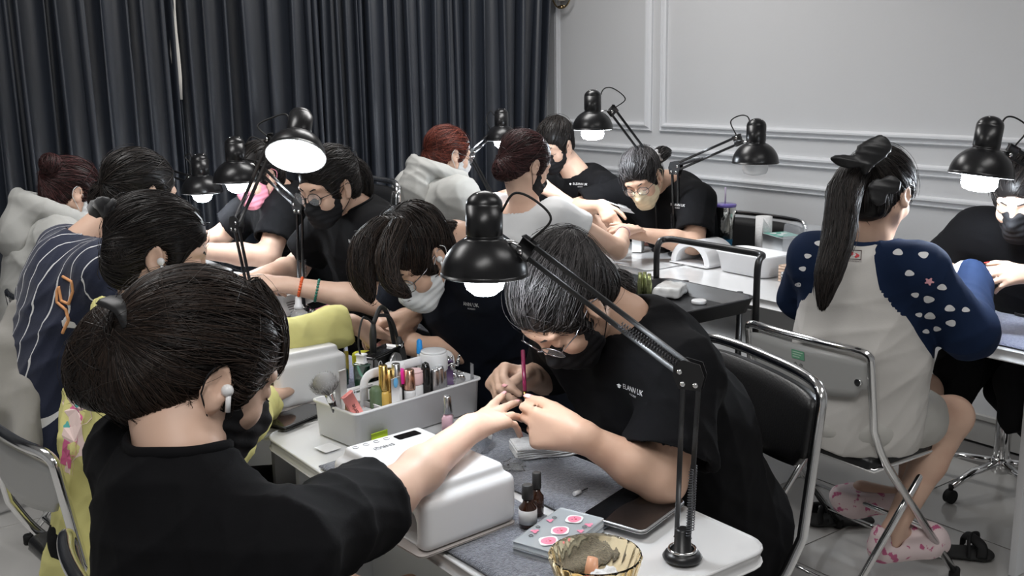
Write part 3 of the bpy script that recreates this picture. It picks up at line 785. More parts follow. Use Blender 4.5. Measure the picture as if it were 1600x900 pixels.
def claw(J, path, wd, name='hair_clip', lab='black hair clip'):
    b = MB(); b.tube(bez(path, 6), wd, 8, flat=(1, .35)); o = b.build(name, bowm, J['root']); o['label'] = lab
claw(A_, [W(172, 470, 1.29), W(184, 474, 1.28), W(200, 484, 1.27), W(212, 506, 1.27)], .020); claw(A_, [W(196, 482, 1.28), W(212, 474, 1.28), W(232, 482, 1.29)], .016)
earb = mat('earbud_white', (.85, .85, .85), .25)
def earbud(J, q=1):
    H = J['H']; b = MB(); b.sphere(H(.084*q, .008, -.006), .008*H.s, 10, 7); b.tube([H(.086*q, .010, -.008), H(.088*q, .018, -.030)], .0035*H.s, 8); o = b.build('earbud', earb, J['root']); o['label'] = 'white wireless earbud'
earbud(A_)

# B: client in yellow
hB = W(252, 392, 2.15)
B_ = person('client in a pale yellow long-sleeved top, black hair in a low bun', hB, (.86, -.36, -.34), (.62, 2.16, 1.03), (.54, 2.2, .55), 0.,
    {1: dict(el=(.64, 1.86, .82), wr=(.86, 2.14, .795), d=(.75, .55, 0), n=(0, 0, 1), curl=FLAT, ks=1.25),
     -1: dict(el=(.84, 2.30, .87), wr=W(550, 506, 2.58), d=W(612, 522, 2.66)-W(550, 506, 2.58), n=(-.1, -.3, 1), curl=[(4, 12, 8)]*4, thumb=(25, 30, 15), ks=1.25)},
    skin_a, 'long', yellow_c, h=.0045, neck_open=.078, hem=-.17, belly=1.20, seed=8, fold=.026, foldfreq=16,
    hair=dict(m=hair_black, style='back', n=1000, sw=.0010, h=.005, tie=(0, -.12, -.035), steps=16, jit=.10, low=.015,
              extra=[dict(c=W(196, 392, 2.10), r=(.048, .042, .046), n=260, k=.02)]),
    mask=dict(m=mask_black, drop=.012), legs=legs_for((.57, 2.2, .55), 0), trousers=trouser_black)
earbud(B_)
collar(B_, yellow_c, dz=-.012, r=.080, w=.006, tilt=.25)
def scrunchie(J, c, ax, R, r, m, lab, n=36, amp=.25):
    ax = nrm(ax); u = nrm(np.cross(ax, V(.3, .2, .9))); v = np.cross(ax, u); rr_ = random.Random(5)
    P = [c+(u*math.cos(a)+v*math.sin(a))*R*(1+.12*math.sin(a*7))+ax*r*.4*math.sin(a*5) for a in np.linspace(0, 2*PI, n, endpoint=False)]
    b = MB(); b.tube(P, [r*(1+amp*math.sin(i*2.4)) for i in range(n)], 8, closed=True); o = b.build('scrunchie', m, J['root']); o['label'] = lab
scrunchie(B_, W(176, 330, 2.12), (.5, .1, .8), .026, .017, mat('scrunchie_black', (.012, .012, .014), .9, sheen=.4), 'fluffy black scrunchie')
# printed panel on the back of the yellow top
pk = mat('print_pink', (.78, .16, .36), .8); pt = mat('print_teal', (.10, .45, .42), .8); pw = mat('print_pale', (.85, .66, .62), .8); por = mat('print_orange', (.75, .36, .16), .7)
rp = random.Random(4)
def in_dir(org): return nrm(org-CO)
for (x, y, r_, m_) in [(q0[0]+14,)+q0[1:] for q0 in ((112, 640, .034, pw), (108, 690, .030, pw), (112, 655, .016, pk), (107, 675, .014, pk), (101, 692, .020, pk), (114, 628, .010, pt), (97, 668, .009, pt), (106, 640, .007, pk), (96, 715, .016, pk), (100, 730, .012, pw))]:
    o = W(x-6, y, 1.95); n_ = -in_dir(o); rt_ = nrm(np.cross((0, 0, 1), n_)); up_ = np.cross(n_, rt_); c, f = blob2d(r_, 16, .22, 4, rp.uniform(0, 6)); c = [(p[0]*.7, p[1]*1.3, 0) for p in c]
    decal_mesh(B_['root'], c, f, B_['sbv'], o, rt_, up_, m_, 'print', None, None, .0012+.0004*rp.random())

# C: client in navy pinstripe jersey
navy_c = mat('pinstripe_navy', (.006, .011, .036), .8, sheen=.2, bump=(260, .1))
nt = navy_c.node_tree; tcn = nt.nodes.new('ShaderNodeTexCoord'); sp_ = nt.nodes.new('ShaderNodeSeparateXYZ'); nt.links.new(tcn.outputs['Object'], sp_.inputs[0])
ma = nt.nodes.new('ShaderNodeMath'); ma.operation = 'MULTIPLY'; ma.inputs[1].default_value = .35; nt.links.new(sp_.outputs['X'], ma.inputs[0])
mb_ = nt.nodes.new('ShaderNodeMath'); mb_.operation = 'ADD'; nt.links.new(ma.outputs[0], mb_.inputs[0]); nt.links.new(sp_.outputs['Y'], mb_.inputs[1])
mc = nt.nodes.new('ShaderNodeMath'); mc.operation = 'PINGPONG'; mc.inputs[1].default_value = .019; nt.links.new(mb_.outputs[0], mc.inputs[0])
md_ = nt.nodes.new('ShaderNodeMath'); md_.operation = 'LESS_THAN'; md_.inputs[1].default_value = .0014; nt.links.new(mc.outputs[0], md_.inputs[0])
mx = nt.nodes.new('ShaderNodeMix'); mx.data_type = 'RGBA'; mx.inputs['A'].default_value = (.006, .011, .036, 1); mx.inputs['B'].default_value = (.7, .7, .72, 1); nt.links.new(md_.outputs[0], mx.inputs['Factor']); nt.links.new(mx.outputs['Result'], nt.nodes['Principled BSDF'].inputs['Base Color'])
C_ = person('client in a navy pinstriped jersey with an orange outlined figure on its back', W(222, 300, 2.9), (.93, .1, -.32), (.71, 2.98, 1.075), (.56, 3.0, .55), 0.,
    {1: dict(el=(.80, 2.70, .86), wr=(1.06, 2.86, .86), d=(.9, .1, 0), n=(0, 0, 1), curl=RELAX, ks=1.3), -1: dict(el=(.98, 3.15, .86), wr=(1.18, 3.08, .86), d=(1, 0, 0), n=(0, 0, 1), ks=1.2)},
    skin_a, 'jersey', navy_c, h=.0055, seed=12, fold=.019, bulk=1.2, sh_w=.19, foldfreq=15,
    hair=dict(m=hair_black, style='back', n=500, sw=.0013, h=.006, tie=(0, -.11, .0), steps=12, extra=[dict(c=W(165, 310, 2.88), r=(.052, .045, .052), n=140, k=.02), dict(c=W(188, 346, 2.86), r=(.06, .05, .05), n=100, k=.03)]), mask=dict(m=mask_black), legs=legs_for((.56, 3.0, .55), 0))
# orange outlined figure printed on the jersey's back
def decal_line(J, pts2, wd, m, d, name='print', lab=None):
    pts = [W(x, y, d) for x, y in pts2]; bv = J['sbv']; P = []
    for i in range(len(pts)-1):
        for t in np.linspace(0, 1, 8, endpoint=False):
            p = pts[i]*(1-t)+pts[i+1]*t; dr = nrm(p-CO); h_ = bv.ray_cast(Vector(p-dr*.6), Vector(dr), 1.4)
            if h_[0] is not None: P.append(np.array(h_[0])-dr*.001)
    if len(P) < 3: return
    b = MB(); b.tube(P, wd, 6); o = b.build(name, m, J['root'])
    if lab: o['label'] = lab
for P_ in ([(98, 432), (112, 440), (114, 455), (107, 475), (96, 470), (92, 448), (89, 455), (89, 472), (103, 484), (107, 500), (96, 524)],): decal_line(C_, P_, .0042, por, 2.75, lab='orange outlined figure')

# D: client in grey hoodie, far left
def hood(J, c, r, m, tilt=.4, seed=1):
    """the hood lying on the shoulders: a rolled ring with a pouch hanging behind the neck"""
    f, rg, nb = J['fwd'], J['rgt'], J['nb']; S_ = SDF(nb-.34, nb+.34, .007); P = []
    for a in np.linspace(0, 2*PI, 28, endpoint=False): P.append(nb+f*(.03+.105*math.cos(a))+rg*.115*math.sin(a)+V(0, 0, .020-.055*math.cos(a)))
    for i in range(28): S_.cone(P[i], P[(i+1) % 28], .034, .034, .02)
    S_.ell(nb-f*.105+V(0, 0, -.05), (.115, .062, .105), frame_from(f, (0, 0, 1)), .04); S_.ell(nb-f*.06+V(0, 0, .02), (.10, .06, .04), frame_from(f, (0, 0, 1)), .03)
    S_.cone(nb+f*.02+V(0, 0, -.02), nb+f*.03+V(0, 0, .13), .074, .092, .02, sub=True)
    v, q = organic(S_, 1); v = folds(v, q, .018, rg, 24, seed); omesh('hood', v, q, m, J['root'])
D_ = person('client in a light grey hooded sweatshirt with a reddish-brown bun at the far left', W(115, 298, 3.7), (.93, .0, -.30), (.82, 3.93, 1.03), (.74, 3.93, .55), 0.,
    {1: dict(el=(.86, 3.66, .84), wr=(1.10, 3.74, .86), d=(1, .1, 0), n=(0, 0, 1), ks=1.3), -1: dict(el=(.95, 4.10, .86), wr=(1.15, 4.0, .86), d=(1, 0, 0), n=(0, 0, 1), ks=1.2)},
    skin_a, 'hood', grey_c, h=.006, seed=14, fold=.018, bulk=1.12, sh_w=.19, foldfreq=14,
    hair=dict(m=hair_plum, style='back', n=600, sw=.0015, h=.006, tie=(0, -.12, .03), steps=12, extra=[dict(c=W(78, 256, 3.60), r=(.040, .036, .038), n=110, k=.01), dict(c=W(78, 292, 3.66), r=(.028, .026, .03), n=80, k=.02)]), mask=dict(m=mask_white), legs=legs_for((.74, 3.93, .55), 0))
hood(D_, None, None, grey_c)

# E: manicurist in front
hE = W(880, 472, 1.93)
E_ = person('manicurist in a black T-shirt and black mask bent low over the front desk, pearl earring', hE, (-.60, -.02, -.92), (1.345, 1.455, 1.045), (1.60, 1.47, .55), PI,
    {-1: dict(sh=(1.34, 1.285, .965), el=(1.235, 1.235, .80), wr=W(905, 680, 1.83), d=(-.36, .80, -.02), n=(-.75, -.45, .15), curl=[(28, 48, 30), (40, 56, 30), (52, 60, 32), (60, 62, 34)], thumb=(20, 14, 8), s=1.06, sw=.084, sleeve=.80),
     1: dict(sh=(1.34, 1.62, .99), el=(1.43, 1.79, .83), wr=(1.255, 1.665, .885), d=(-.80, -.12, .22), n=(-.45, .60, .65), curl=[(50, 62, 30), (62, 66, 34), (70, 70, 36), (76, 72, 38)], thumb=(20, 30, 24), s=1.05)},
    skin_b, 'tee', tee_black, up=(-.7, 0, .7), hs=1.03, bulk=1.10, belly=1.14, h=.0042, sh_w=.185, seed=21, fold=.020, foldfreq=15, sleeve=.78, neck_open=.070,
    hair=dict(m=hair_grey_and_sheen, style='back', n=2200, sw=.0009, h=.0045, tie=(0, -.115, .055), steps=18, jit=.16, fringe=.004, extra=[dict(c=W(968, 445, 2.02), r=(.034, .030, .034), n=150, k=.02)]),
    mask=dict(m=mask_black), specs=dict(m=mat('steel_frame', (.35, .35, .38), .2, 1.)), legs=legs_for((1.66, 1.46, .55), PI))
he = E_['H']; b = MB(); b.sphere(he(-.082, .004, -.052), .0042, 10, 7); o = b.build('earring', mat('pearl', (.8, .78, .75), .2), E_['root']); o['label'] = 'pearl drop earring'
b = MB(); b.tube([he(-.082, .002, -.030), he(-.083, .004, -.050)], .0010, 6); b.build('earring_hook', chrome, E_['root'])
shirt_print(E_, 'ELANN UK', 'ACADEMY', 938, 626, 1.75, .0135)

# F: manicurist two
hF = W(648, 402, 2.5)
F_ = person('manicurist in a navy-black T-shirt and white mask, fringe hanging, bent over the second desk', hF, (-.72, -.30, -.62), (1.42, 2.16, 1.10), (1.68, 2.2, .55), PI,
    {-1: dict(sh=(1.43, 1.99, 1.03), el=(1.52, 2.08, .80), wr=W(654, 541, 2.66), d=W(590, 526, 2.70)-W(654, 541, 2.66), n=(-.3, -.75, .35), curl=PINCH, thumb=(20, 25, 15)),
     1: dict(el=(1.38, 2.42, .84), wr=W(640, 496, 2.70), d=W(575, 503, 2.66)-W(640, 496, 2.70), n=(-.2, -.1, 1), curl=[(28, 40, 22), (34, 44, 24), (40, 48, 26), (46, 50, 28)], thumb=(35, 30, 20))},
    skin_b, 'tee', tee_navy, up=(-.5, 0, .8), hs=1.0, bulk=1.18, h=.005, seed=25, fold=.014, sleeve=.74,
    hair=dict(m=hair_brown, style='down', n=1500, sw=.0011, h=.005, steps=18, jit=.12, vol=1.05, ear=True, fringe=.012, part=0.,
              extra=[dict(path=[W(600, 350, 2.42), W(570, 385, 2.38), W(566, 430, 2.36), W(580, 468, 2.36)], r=[.02, .026, .022, .006], n=260, k=.02, wave=.002),
                     dict(path=[W(625, 350, 2.38), W(606, 400, 2.33), W(612, 440, 2.31), W(640, 462, 2.31)], r=[.02, .020, .014, .004], n=160, k=.02, wave=.003),
                     dict(path=[W(688, 362, 2.56), W(712, 366, 2.60), W(735, 380, 2.63), W(745, 400, 2.62)], r=[.022, .026, .022, .008], n=160, k=.015)]),
    mask=dict(m=mask_white), specs=dict(m=mat('steel_frame')), legs=legs_for((1.68, 2.2, .55), PI))
earbud(F_, -1)
scrunchie(F_, W(697, 372, 2.56), (.8, -.3, .1), .020, .005, mat('scrunchie_grey', (.25, .3, .36), .6), 'pale hair tie', 20)
shirt_print(F_, 'ANN UK', 'ACADEMY', 694, 486, 2.33, .0135, False)

# G: manicurist with glasses
G_ = person('manicurist with glasses, black mask and ponytail, bead bracelets on her wrist', W(512, 290, 3.3), (-.90, -.30, -.33), (1.60, 3.04, 1.09), (1.80, 3.1, .55), PI,
    {-1: dict(sh=(1.60, 2.90, 1.02), el=(1.56, 2.86, .80), wr=(1.31, 3.00, .87), d=(-.9, .25, .12), n=(-.3, -.5, .8), curl=RELAX, thumb=(35, 15, 15)),
     1: dict(el=(1.50, 3.34, .85), wr=(1.30, 3.16, .88), d=(-.9, 0, 0), n=(0, .2, 1), curl=PINCH)},
    skin_a, 'tee', tee_black, hs=1.04, bulk=1.16, h=.0055, seed=31, fold=.013, sleeve=.74,
    hair=dict(m=hair_black, style='back', n=700, sw=.0013, h=.006, tie=(0, -.12, .035), steps=13, extra=[dict(path=[W(540, 262, 3.38), W(556, 272, 3.40), W(562, 300, 3.42), W(560, 335, 3.44)], r=[.03, .04, .038, .014], n=200, k=.02)]),
    mask=dict(m=mask_black), specs=dict(m=mat('black_metal')), legs=legs_for((1.80, 3.1, .55), PI))
collar(G_, tee_black, dz=-.012, r=.074, w=.005)
shirt_print(G_, 'BLEANN UK', 'ACADEMY', 506, 386, 3.05, .014, False)
def beads(J, sd, t, R, r, m, lab, n=22, name='bracelet'):
    A = J['arms'][sd]; wr = np.asarray(A['wr']); el = np.asarray(A['el']); c = wr+(el-wr)*t; ax = nrm(el-wr); u = nrm(np.cross(ax, (0, 0, 1))); v = np.cross(ax, u); b = MB()
    P = [c+(u*math.cos(a)+v*math.sin(a))*R for a in np.linspace(0, 2*PI, n, endpoint=False)]
    b.tube(P, r*.3, 5, closed=True)
    for p in P: b.sphere(p, r, 8, 5)
    o = b.build(name, m, J['root']); o['label'] = lab; o['kind'] = 'stuff'
beads(G_, -1, .16, .030, .0055, mat('bead_orange', (.75, .12, .03), .3), 'orange and red bead bracelet')
beads(G_, -1, .34, .034, .0050, mat('bead_green', (.03, .18, .13), .3), 'green bead bracelet')

# H: manicurist with pink mask, behind
H_ = person('manicurist in black with a pink mask, behind the lamps at the back left', W(402, 272, 3.9), (-.88, -.25, -.35), (1.66, 3.80, 1.08), (1.84, 3.85, .55), PI,
    {-1: dict(sh=(1.62, 3.66, 1.03), el=(1.50, 3.58, .86), wr=(1.24, 3.70, .90), d=(-.9, .1, 0), n=(-.2, -.4, .9), curl=RELAX), 1: dict(el=(1.5, 4.1, .86), wr=(1.28, 3.98, .88), d=(-1, 0, 0), n=(0, 0, 1))},
    skin_a, 'tee', tee_black, bulk=1.15, h=.0065, seed=35, sleeve=.72, hair=dict(m=hair_black, style='back', n=350, sw=.0016, h=.007, steps=12, tie=(0, -.12, .03), extra=[dict(c=W(432, 262, 3.98), r=(.035, .03, .035), n=60)]), mask=dict(m=mask_pink), legs=legs_for((1.84, 3.85, .55), PI))

# I: red hair, grey hoodie
I_ = person('client with auburn hair, white mask and light grey hooded sweatshirt in front of the curtain', W(702, 240, 4.5), (.93, -.15, -.26), (2.40, 3.84, 1.06), (2.30, 3.84, .55), 0.,
    {1: dict(el=(2.46, 3.62, .82), wr=(2.68, 3.62, .86), d=(1, 0, 0), n=(0, 0, 1), ks=1.3), -1: dict(el=(2.50, 4.02, .82), wr=(2.72, 3.86, .86), d=(1, 0, 0), n=(0, 0, 1), ks=1.3)},
    skin_a, 'hood', grey_c, h=.0065, seed=41, fold=.02, bulk=1.2, sh_w=.20, foldfreq=13,
    hair=dict(m=hair_red, style='back', n=900, sw=.0016, h=.006, tie=(0, -.12, -.01), steps=13, low=.01, extra=[dict(c=W(672, 250, 4.48), r=(.040, .036, .045), n=120, k=.02)]), mask=dict(m=mask_white), specs=dict(m=mat('steel_frame')), legs=legs_for((2.30, 3.84, .55), 0))
hood(I_, None, None, grey_c, seed=4)

# J: bun, white off-shoulder top
J_ = person('client in a white top with a dark plum bun, forearm on the black cushion', W(822, 256, 3.85), (.85, -.10, -.40), (2.32, 3.08, 1.04), (2.26, 3.10, .55), 0.,
    {1: dict(sh=(2.36, 2.93, 1.0), el=(2.60, 2.86, .855), wr=(2.78, 3.02, .885), d=(.9, .25, .05), n=(-.2, -.3, 1), curl=[(10, 14, 10)]*4, thumb=(25, 25, 10)),
     -1: dict(el=(2.50, 3.28, .88), wr=(2.66, 3.12, .84), d=(.8, -.3, 0), n=(0, 0, 1))},
    skin_a, 'tee', cloth('jersey_white', (.70, .70, .70)), bulk=1.0, h=.005, seed=44, sleeve=.42, neck_open=.12, nk=.02, fold=.006,
    hair=dict(m=hair_plum, style='back', n=900, sw=.0014, h=.0055, tie=(0, -.12, -.02), steps=13, extra=[dict(c=W(787, 264, 3.80), r=(.048, .040, .045), n=180, k=.015)]), mask=dict(m=mask_black), legs=legs_for((2.26, 3.10, .55), 0))
beads(J_, 1, .12, .028, .003, mat('bead_pink', (.8, .55, .6), .3), 'pale pink bead bracelet', 26)

# K: black tee behind
K_ = person('manicurist in a black T-shirt by the wall corner with her hair in a messy bun', W(866, 226, 4.65), (-.85, -.35, -.40), (3.03, 3.60, 1.07), (3.36, 3.62, .58), PI,
    {-1: dict(sh=(3.05, 3.43, 1.0), el=(2.96, 3.36, .84), wr=(2.78, 3.46, 1.0), d=(-.7, .1, .4), n=(-.3, -.6, .4), curl=PINCH), 1: dict(el=(2.92, 3.82, .86), wr=(2.72, 3.68, .98), d=(-.8, -.2, .2), n=(0, .3, 1), curl=PINCH)},
    skin_a, 'tee', tee_black, bulk=1.1, h=.0065, seed=48, sleeve=.75, neck_open=.07,
    hair=dict(m=hair_black, style='back', n=450, sw=.0017, h=.007, steps=12, tie=(0, -.08, .10), extra=[dict(c=W(860, 200, 4.72), r=(.045, .035, .035), n=110)]), mask=dict(m=mask_black), legs=legs_for((3.36, 3.62, .58), PI, .3))
shirt_print(K_, 'BLEANN UK', 'ACADEMY', 880, 292, 4.4, .015, True)

# L: greying hair, cream mask
L_ = person('manicurist with greying tied-up hair, glasses and a cream mask by the panelled wall', W(1003, 277, 4.3), (-.74, -.42, -.56), (3.17, 3.16, 1.045), (3.40, 3.16, .58), PI,
    {-1: dict(sh=(3.17, 2.99, .98), el=(3.06, 2.90, .82), wr=(2.90, 3.06, .86), d=(-.8, .25, .15), n=(-.3, -.6, .6), curl=PINCH), 1: dict(sh=(3.13, 3.33, 1.0), el=(2.86, 3.46, .92), wr=(2.86, 3.24, .96), d=(-.25, -.8, -.5), n=(-.6, 0, .7), curl=PINCH)},
    skin_b, 'tee', tee_black, up=(-.4, 0, .8), bulk=1.16, h=.0055, seed=52, sleeve=.8, neck_open=.07,
    hair=dict(m=hair_grey_and_sheen, style='back', n=900, sw=.0014, h=.006, steps=14, tie=(0, -.10, .075), extra=[dict(path=[W(1024, 250, 4.42), W(1034, 240, 4.46), W(1046, 238, 4.50)], r=[.022, .030, .012], n=110)]), mask=dict(m=mask_cream), specs=dict(m=mat('black_metal')), legs=legs_for((3.40, 3.16, .58), PI, .3))
scrunchie(L_, W(1029, 243, 4.42), (.5, -.4, .3), .024, .005, mat('bead_white', (.7, .7, .7), .3), 'hair tie with white beads', 26, .6)
shirt_print(L_, 'BLEANN UK', 'ACADEMY', 1035, 325, 4.1, .015, False)

# M: girl in raglan top
navy_s = cloth('raglan_navy', (.012, .030, .085))
hM = W(1376, 300, 2.78)
M_ = person('client with a long ponytail and black bow, off-white top with navy printed sleeves', hM, (.90, .05, -.36), (2.42, 1.645, 1.055), (2.47, 1.70, .56), 0.,
    {1: dict(sh=(2.44, 1.50, 1.0), el=(2.56, 1.42, .82), wr=(2.80, 1.56, .93), d=(.9, .1, 0), n=(-.1, -.3, .9), curl=RELAX, ks=1.35), -1: dict(sh=(2.38, 1.80, 1.0), el=(2.50, 1.92, .84), wr=(2.76, 1.80, .86), d=(1, -.1, 0), n=(0, 0, 1), ks=1.25)},
    skin_a, 'raglan', offwhite_c, h=.0045, seed=61, sh_w=.155, fold=.013, foldfreq=12, hem=-.10, belly=1.26, neck_open=.070,
    hair=dict(m=hair_black, style='back', n=1400, sw=.0010, h=.005, tie=(-.01, -.105, .075), steps=18, jit=.08, low=.012,
              extra=[dict(path=[W(1340, 262, 2.70), W(1320, 300, 2.67), W(1310, 370, 2.63), W(1294, 430, 2.60), W(1284, 484, 2.60)], r=[.030, .040, .036, .030, .006], n=700, k=.01, wave=.006)]),
    mask=None, legs=None)
M_['shirt']['label'] = 'off-white body with navy raglan sleeves'
me = M_['shirt'].data; nb = M_['nb']; cen = M_['sv']; fld = np.full(len(cen), -1.)
def seg(p, q): t = np.clip(((cen-p)@(q-p))/((q-p)@(q-p)), 0, 1); return np.linalg.norm(cen-p-t[:, None]*(q-p), axis=1)
for sd in (1, -1):
    sh = M_['sh'][sd]; A = M_['arms'][sd]; el = np.asarray(A['el'], float); wr = np.asarray(A['wr'], float); lat = (cen-nb)@M_['rgt']*sd
    near = np.minimum(seg(sh, el), seg(el, wr)); line = lat-(.060+.30*np.maximum(0, nb[2]-.01-cen[:, 2])); line = np.minimum(line, np.where(cen[:, 2] < nb[2]-.18, .115-near, 1.)); line = np.minimum(line, np.where(near < .125, 1, -1)); fld = np.maximum(fld, line)
fld = np.maximum(fld, .084-np.linalg.norm(cen-(nb+V(.012, 0, .012)), axis=1))
at = me.attributes.new('sleeve', 'FLOAT', 'POINT'); at.data.foreach_set('value', np.clip(fld*10, -1, 1).astype(np.float32))
rg = mat('raglan_cloth', (.58, .56, .53), .88, spec=.18, bump=(260, .12, 3, .002)); nt = rg.node_tree; an_ = nt.nodes.new('ShaderNodeAttribute'); an_.attribute_name = 'sleeve'
mm_ = nt.nodes.new('ShaderNodeMath'); mm_.operation = 'GREATER_THAN'; mm_.inputs[1].default_value = 0; nt.links.new(an_.outputs['Fac'], mm_.inputs[0]); mx_ = nt.nodes.new('ShaderNodeMix'); mx_.data_type = 'RGBA'; mx_.inputs['A'].default_value = (.60, .58, .55, 1); mx_.inputs['B'].default_value = (.008, .018, .050, 1)
nt.links.new(mm_.outputs[0], mx_.inputs['Factor']); nt.links.new(mx_.outputs['Result'], nt.nodes['Principled BSDF'].inputs['Base Color']); me.materials.clear(); me.materials.append(rg)
pm = mat('print_white', (.75, .75, .75), .8); pp = mat('print_rose', (.75, .38, .42), .8); pr_ = mat('print_red', (.6, .05, .06), .7)
for (x, y, r_, m_) in ((1403, 394, .013, pm), (1443, 398, .013, pm), (1421, 427, .012, pm), (1452, 440, .010, pp), (1472, 449, .012, pm), (1430, 461, .010, pm), (1451, 468, .014, pm), (1484, 482, .013, pm), (1453, 494, .014, pm), (1486, 505, .013, pm), (1436, 492, .009, pm), (1464, 514, .010, pm), (1447, 518, .009, pm), (1509, 484, .010, pm), (1279, 380, .011, pm), (1262, 400, .010, pm), (1254, 420, .010, pm), (1247, 445, .009, pm)):
    o = W(x, y, 2.55); dr = in_dir(o); n_ = -dr; rt_ = nrm(np.cross((0, 0, 1), n_)); up_ = np.cross(n_, rt_); star = m_ is pp
    c, f = blob2d(r_*.82, 20, .35 if star else .10, 5 if star else 3, x); c = [(p[0]*1.15, p[1]*(1 if star else .8), 0) for p in c]
    decal_mesh(M_['root'], c, f, M_['sbv'], o-dr*.2, rt_, up_, m_, 'print', None, dr)
o = W(1335, 398, 2.6); dr = in_dir(o); rt_ = nrm(np.cross((0, 0, 1), -dr)); up_ = np.cross(-dr, rt_)
def rect2(w_, h_, t): return [(-w_, -h_, 0), (w_, -h_, 0), (w_, h_, 0), (-w_, h_, 0), (-w_+t, -h_+t, 0), (w_-t, -h_+t, 0), (w_-t, h_-t, 0), (-w_+t, h_-t, 0)], [(0, 1, 5, 4), (1, 2, 6, 5), (2, 3, 7, 6), (3, 0, 4, 7)]
c, f = rect2(.018, .013, .002); decal_mesh(M_['root'], c, f, M_['sbv'], o, rt_, up_, mat('print_dark', (.05, .02, .02), .7), 'print', None, dr)
for dx, dy, r_, m_ in ((-.006, .003, .005, pr_), (.006, -.002, .006, pr_), (.0, .0, .004, pm)):
    c, f = blob2d(r_, 12, .2); decal_mesh(M_['root'], c, f, M_['sbv'], o+rt_*dx+up_*dy, rt_, up_, m_, 'print', None, dr)
decal_text(M_['root'], 'MOVEMENTS', M_['sbv'], o-up_*.019, rt_, up_, .0065, mat('print_dark'), 'print', 'tiny dark lettering below the neck', dr)
# bow
S_ = SDF(W(1350, 245, 2.63)-.15, W(1350, 245, 2.63)+.15, .004)
bc = W(1352, 262, 2.63); R0 = frame_from(FW, UP)
for (x0, y0, r_, sc, rot) in ((1324, 252, .036, (1.2, .35, .55), -.15), (1364, 236, .042, (1.25, .35, .85), .55), (1372, 300, .030, (.9, .3, 1.2), .2), (1392, 288, .028, (1.0, .3, .9), -.3)):
    S_.ell(W(x0, y0, 2.625), np.array(sc)*r_, R0@rotmat(0, 0, -rot), .006)
S_.ell(bc, (.016, .016, .020), R0, .006)
v, q = organic(S_, 1); v = folds(v, q, .010, RT, 55, 3); o = omesh('hair_bow', v, q, bowm, M_['root']); o['label'] = 'large black fabric bow'
# her shorts and bare legs
f_, r_ = M_['fwd'], M_['rgt']; pel = V(2.43, 1.70, .54)
S_ = SDF((2.15, 1.35, -.02), (3.15, 2.05, .75), .007); kn1 = W(1488, 650, 2.98); an1 = W(1395, 830, 3.02); kn2 = V(2.86, 1.72, .52); an2 = W(1418, 782, 3.22)
S_.cone(pel-r_*-.08, kn1, .085, .058, .02); S_.cone(kn1, kn1*.6+an1*.4, .057, .050, .02); S_.cone(kn1*.6+an1*.4, an1, .050, .031, .02)
S_.cone(an1, an1+V(.10, -.02, -.055), .030, .028, .02); S_.cone(an1, an1+V(-.01, 0, -.03), .03, .03, .01)
S_.cone(pel+r_*-.08, kn2, .085, .058, .02); S_.cone(kn2, kn2*.6+an2*.4, .055, .048, .02); S_.cone(kn2*.6+an2*.4, an2, .048, .032, .02); S_.cone(an2, an2+V(-.10, .10, .03), .030, .03, .02)
v, q = organic(S_, 1); omesh('legs', v, q, skin_a, M_['root'])
S_ = SDF((2.15, 1.35, .35), (3.0, 2.1, .8), .008); S_.ell(pel+V(.02, 0, -.01), (.15, .155, .08), k=.03)
for k_, kn in ((1, kn1), (-1, kn2)): S_.cone(pel+r_*k_*.09, pel+(kn-pel)*.62+r_*k_*.02, .098, .088, .03)
v, q = organic(S_, 1); v = folds(v, q, .004, r_, 25, 6); omesh('shorts', v, q, cloth('shorts_pale', (.50, .49, .46)), M_['root'])
floral = mat('clog_floral', (.80, .66, .66), .45, var=(34, (.55, .12, .25), .56, .60))
nt = floral.node_tree
def clog(root, a, f, up=(0, 0, 1), s=1.):
    R = frame_from(f, up); S_ = SDF(a-.22*s, a+.22*s, .0045); P = lambda x, y, z: a+R@(V(x, y, z)*s)
    S_.cone(P(0, -.05, -.010), P(0, .10, -.004), .044, .050, .02); S_.cone(P(0, .10, -.004), P(0, .14, -.012), .050, .038, .02); S_.ell(P(0, .10, .018), V(.045, .06, .036)*s, R, .02)
    S_.cone(P(0, -.05, .005), P(0, -.05, .03), .042, .038, .01); S_.cone(P(0, -.03, .02), P(0, -.005, .10), .038, .042, .008, sub=True); S_.cut(P(0, 0, -.045), -R[:, 2], .003)
    v, q = organic(S_, 1); o = omesh('clog', v, q, floral, root); o['label'] = 'pale clog with pink flower print'
clog(M_['root'], an1+V(.02, -.005, -.045), (.9, -.35, -.02), (0, 0, 1)); clog(M_['root'], an2+V(-.045, .045, -.01), (-.75, .65, .05), (.2, .1, -1.))

# N: manicurist far right
N_ = person('manicurist in a dark T-shirt and black mask at the right edge of the picture', W(1600, 308, 3.0), (-.88, -.12, -.40), (3.10, 1.53, 1.065), (3.42, 1.56, .60), PI,
    {-1: dict(sh=(3.10, 1.36, 1.0), el=(3.06, 1.30, .83), wr=(2.90, 1.44, .93), d=(-.85, .30, .05), n=(-.2, -.6, .6), curl=[(20, 35, 22), (26, 40, 24), (34, 44, 26), (40, 46, 28)], thumb=(35, 10, 20)),
     1: dict(sh=(3.10, 1.72, 1.0), el=(3.08, 1.84, .85), wr=(2.90, 1.66, .90), d=(-.9, -.2, 0), n=(0, .3, 1), curl=PINCH)},
    skin_a, 'tee', tee_black, bulk=1.18, h=.005, seed=71, sleeve=.78, fold=.007,
    hair=dict(m=hair_black, style='back', n=700, sw=.0012, h=.0055, tie=(0, -.11, .06), steps=14), mask=dict(m=mask_black), legs=None)
beads(N_, -1, .10, .028, .0028, mat('bead_white'), 'thin white bead bracelet', 26)
shirt_print(N_, 'BLEANN UK', 'ACADEMY', 1606, 397, 2.85, .0145, False)
